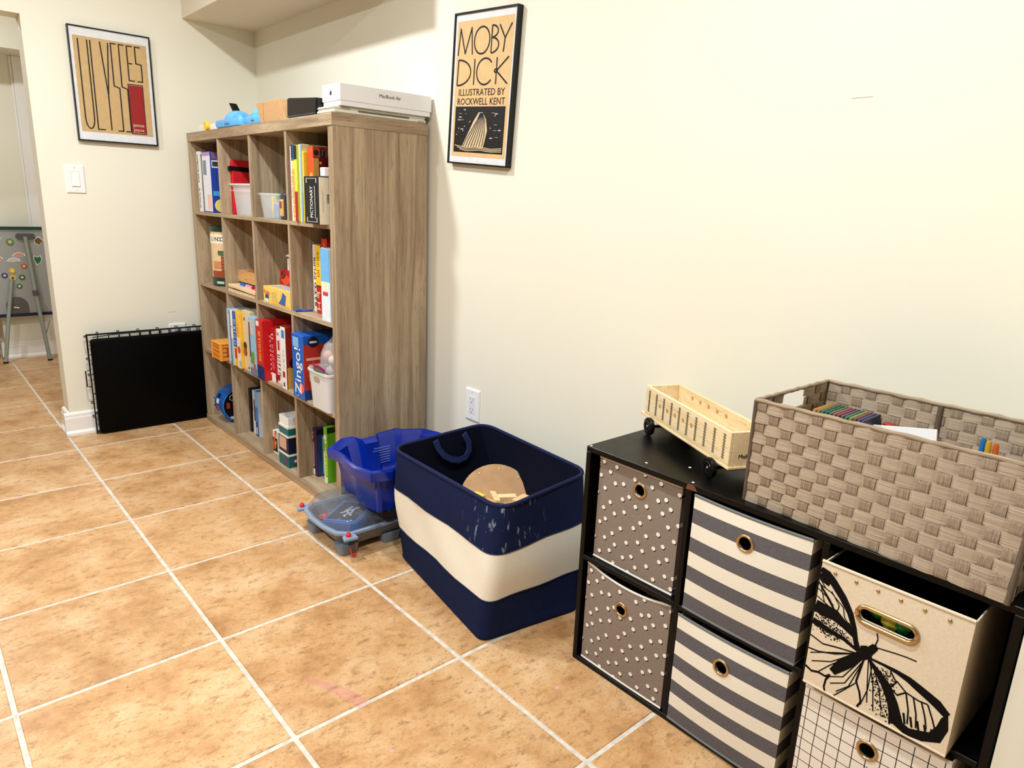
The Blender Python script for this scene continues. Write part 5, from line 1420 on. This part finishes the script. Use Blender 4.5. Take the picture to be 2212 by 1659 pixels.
for i in range(4):
    fn, nrm = side_fn(i)
    K = 24
    rad = [.0042 + .0007 * math.sin(k * 2.7 + i) for k in range(K + 1)]
    MB().tube([fn(k / K, 1) + Vector((0, 0, .001 + .0008 * math.sin(k * 1.9))) for k in range(K + 1)], rad, 8).build('rim', RIMM, wk, smooth=60)
    MB().tube([CB_[i], CT_[i]], .0048, 7).build('corner_post', P((96, 82, 68), .7, .1), wk, smooth=60)
    if i in (1, 3):
        MB().tube([fn(.345 + .31 * k / 8, 8 / ROWS) for k in range(9)], .0042, 8).build('handle_edge', RIMM, wk, smooth=60)
fn, nrm = side_fn(2)
MB().tube([fn(.5, 0) - nrm * .004, fn(.5, 1) - nrm * .004], .0055, 7).build('rear_post', P((96, 82, 68), .7, .1), wk, smooth=60)
MB().hexa([CB_[0] + Vector((.003, -.003, .001)), CB_[1] + Vector((.003, .003, .001)), CB_[2] + Vector((-.003, .003, .001)), CB_[3] + Vector((-.003, -.003, .001))],
          [CB_[0] + Vector((.003, -.003, .005)), CB_[1] + Vector((.003, .003, .005)), CB_[2] + Vector((-.003, .003, .005)), CB_[3] + Vector((-.003, -.003, .005))]).build('bottom', P((110, 96, 80), .8, .1), wk)
# things in the basket
cols = [((214, 140, 50), 'orange'), ((150, 120, 40), 'mustard'), ((30, 90, 80), 'teal'), ((24, 80, 50), 'dark green'), ((60, 110, 60), 'leaf green'), ((150, 50, 60), 'crimson'), ((96, 40, 56), 'maroon'), ((70, 50, 70), 'plum'), ((44, 96, 60), 'pine green'), ((120, 130, 60), 'olive'), ((110, 40, 40), 'brick red'), ((40, 44, 90), 'indigo'), ((30, 34, 70), 'navy')]
for k, (c, nm) in enumerate(cols):
    y = -3.158 - k * .0085
    t = thing('picture_book', nm + ' thin book standing on edge in the basket', 'book', (-.115, y, .6135), 0, 'thin books in the basket')
    MB().box(0, .085, -.0072, 0, 0, .168).build('cover', P(c, .5), t, .0008)
    MB().box(-.0003, .084, -.0058, -.0014, .004, .1682).build('page_block', P(tuple(int(x * .6 + 60) for x in c), .8), t)
pp = thing('paper_pad', 'white paper pad sticking up in the basket', 'paper', (-.09, -3.36, .6135), 0, None, rot=(R(-10), R(10), 0))
MB().box(-.004, .0, -.055, .085, 0, .168).build('sheets', WHITE, pp, .0006)
MB().box(.0005, .003, -.055, .085, 0, .166).build('back_card', P((200, 190, 170), .7), pp)
def pencil(name, label, a, b, c, r=.0045):
    a, b = Vector(a), Vector(b); d = b - a; ln = d.length
    t = thing(name, label, 'pen', a, 0, 'pens in the basket')
    t.rotation_euler = d.to_track_quat('Z', 'Y').to_euler()
    MB().lathe([(r, 0), (r, ln * .8)], 8).build('barrel', P(c, .3), t, smooth=50)
    MB().lathe([(r * 1.12, ln * .8), (r * 1.12, ln * .97), (r * .7, ln)], 8).build('cap', P(tuple(int(x * .85) for x in c), .3), t, smooth=50)
pencil('marker_pen', 'blue marker upright at the right of the basket', (-.075, -3.468, .6135), (-.085, -3.470, .797), (40, 130, 200))
pencil('marker_pen', 'yellow marker upright between the blue and orange ones', (-.082, -3.484, .6135), (-.09, -3.480, .795), (230, 180, 50))
pencil('marker_pen', 'orange marker upright at the right end of the basket pens', (-.08, -3.505, .6135), (-.088, -3.491, .793), (230, 110, 40))
pencil('marker_pen', 'red marker lying behind the white paper pad', (-.05, -3.43, .752), (-.045, -3.28, .768), (200, 44, 36))
pencil('marker_pen', 'green marker under the red one in the basket', (-.062, -3.44, .738), (-.058, -3.29, .745), (120, 160, 50))
tag(MB().box(-.10, .08, -.13, .13, 0, .118).build('craft_case', P((60, 50, 60), .6), None, .004, loc=(-.14, -3.43, .6135)).__class__ and bpy.data.objects['craft_case'], 'dark craft case filling the bottom of the basket', 'case')
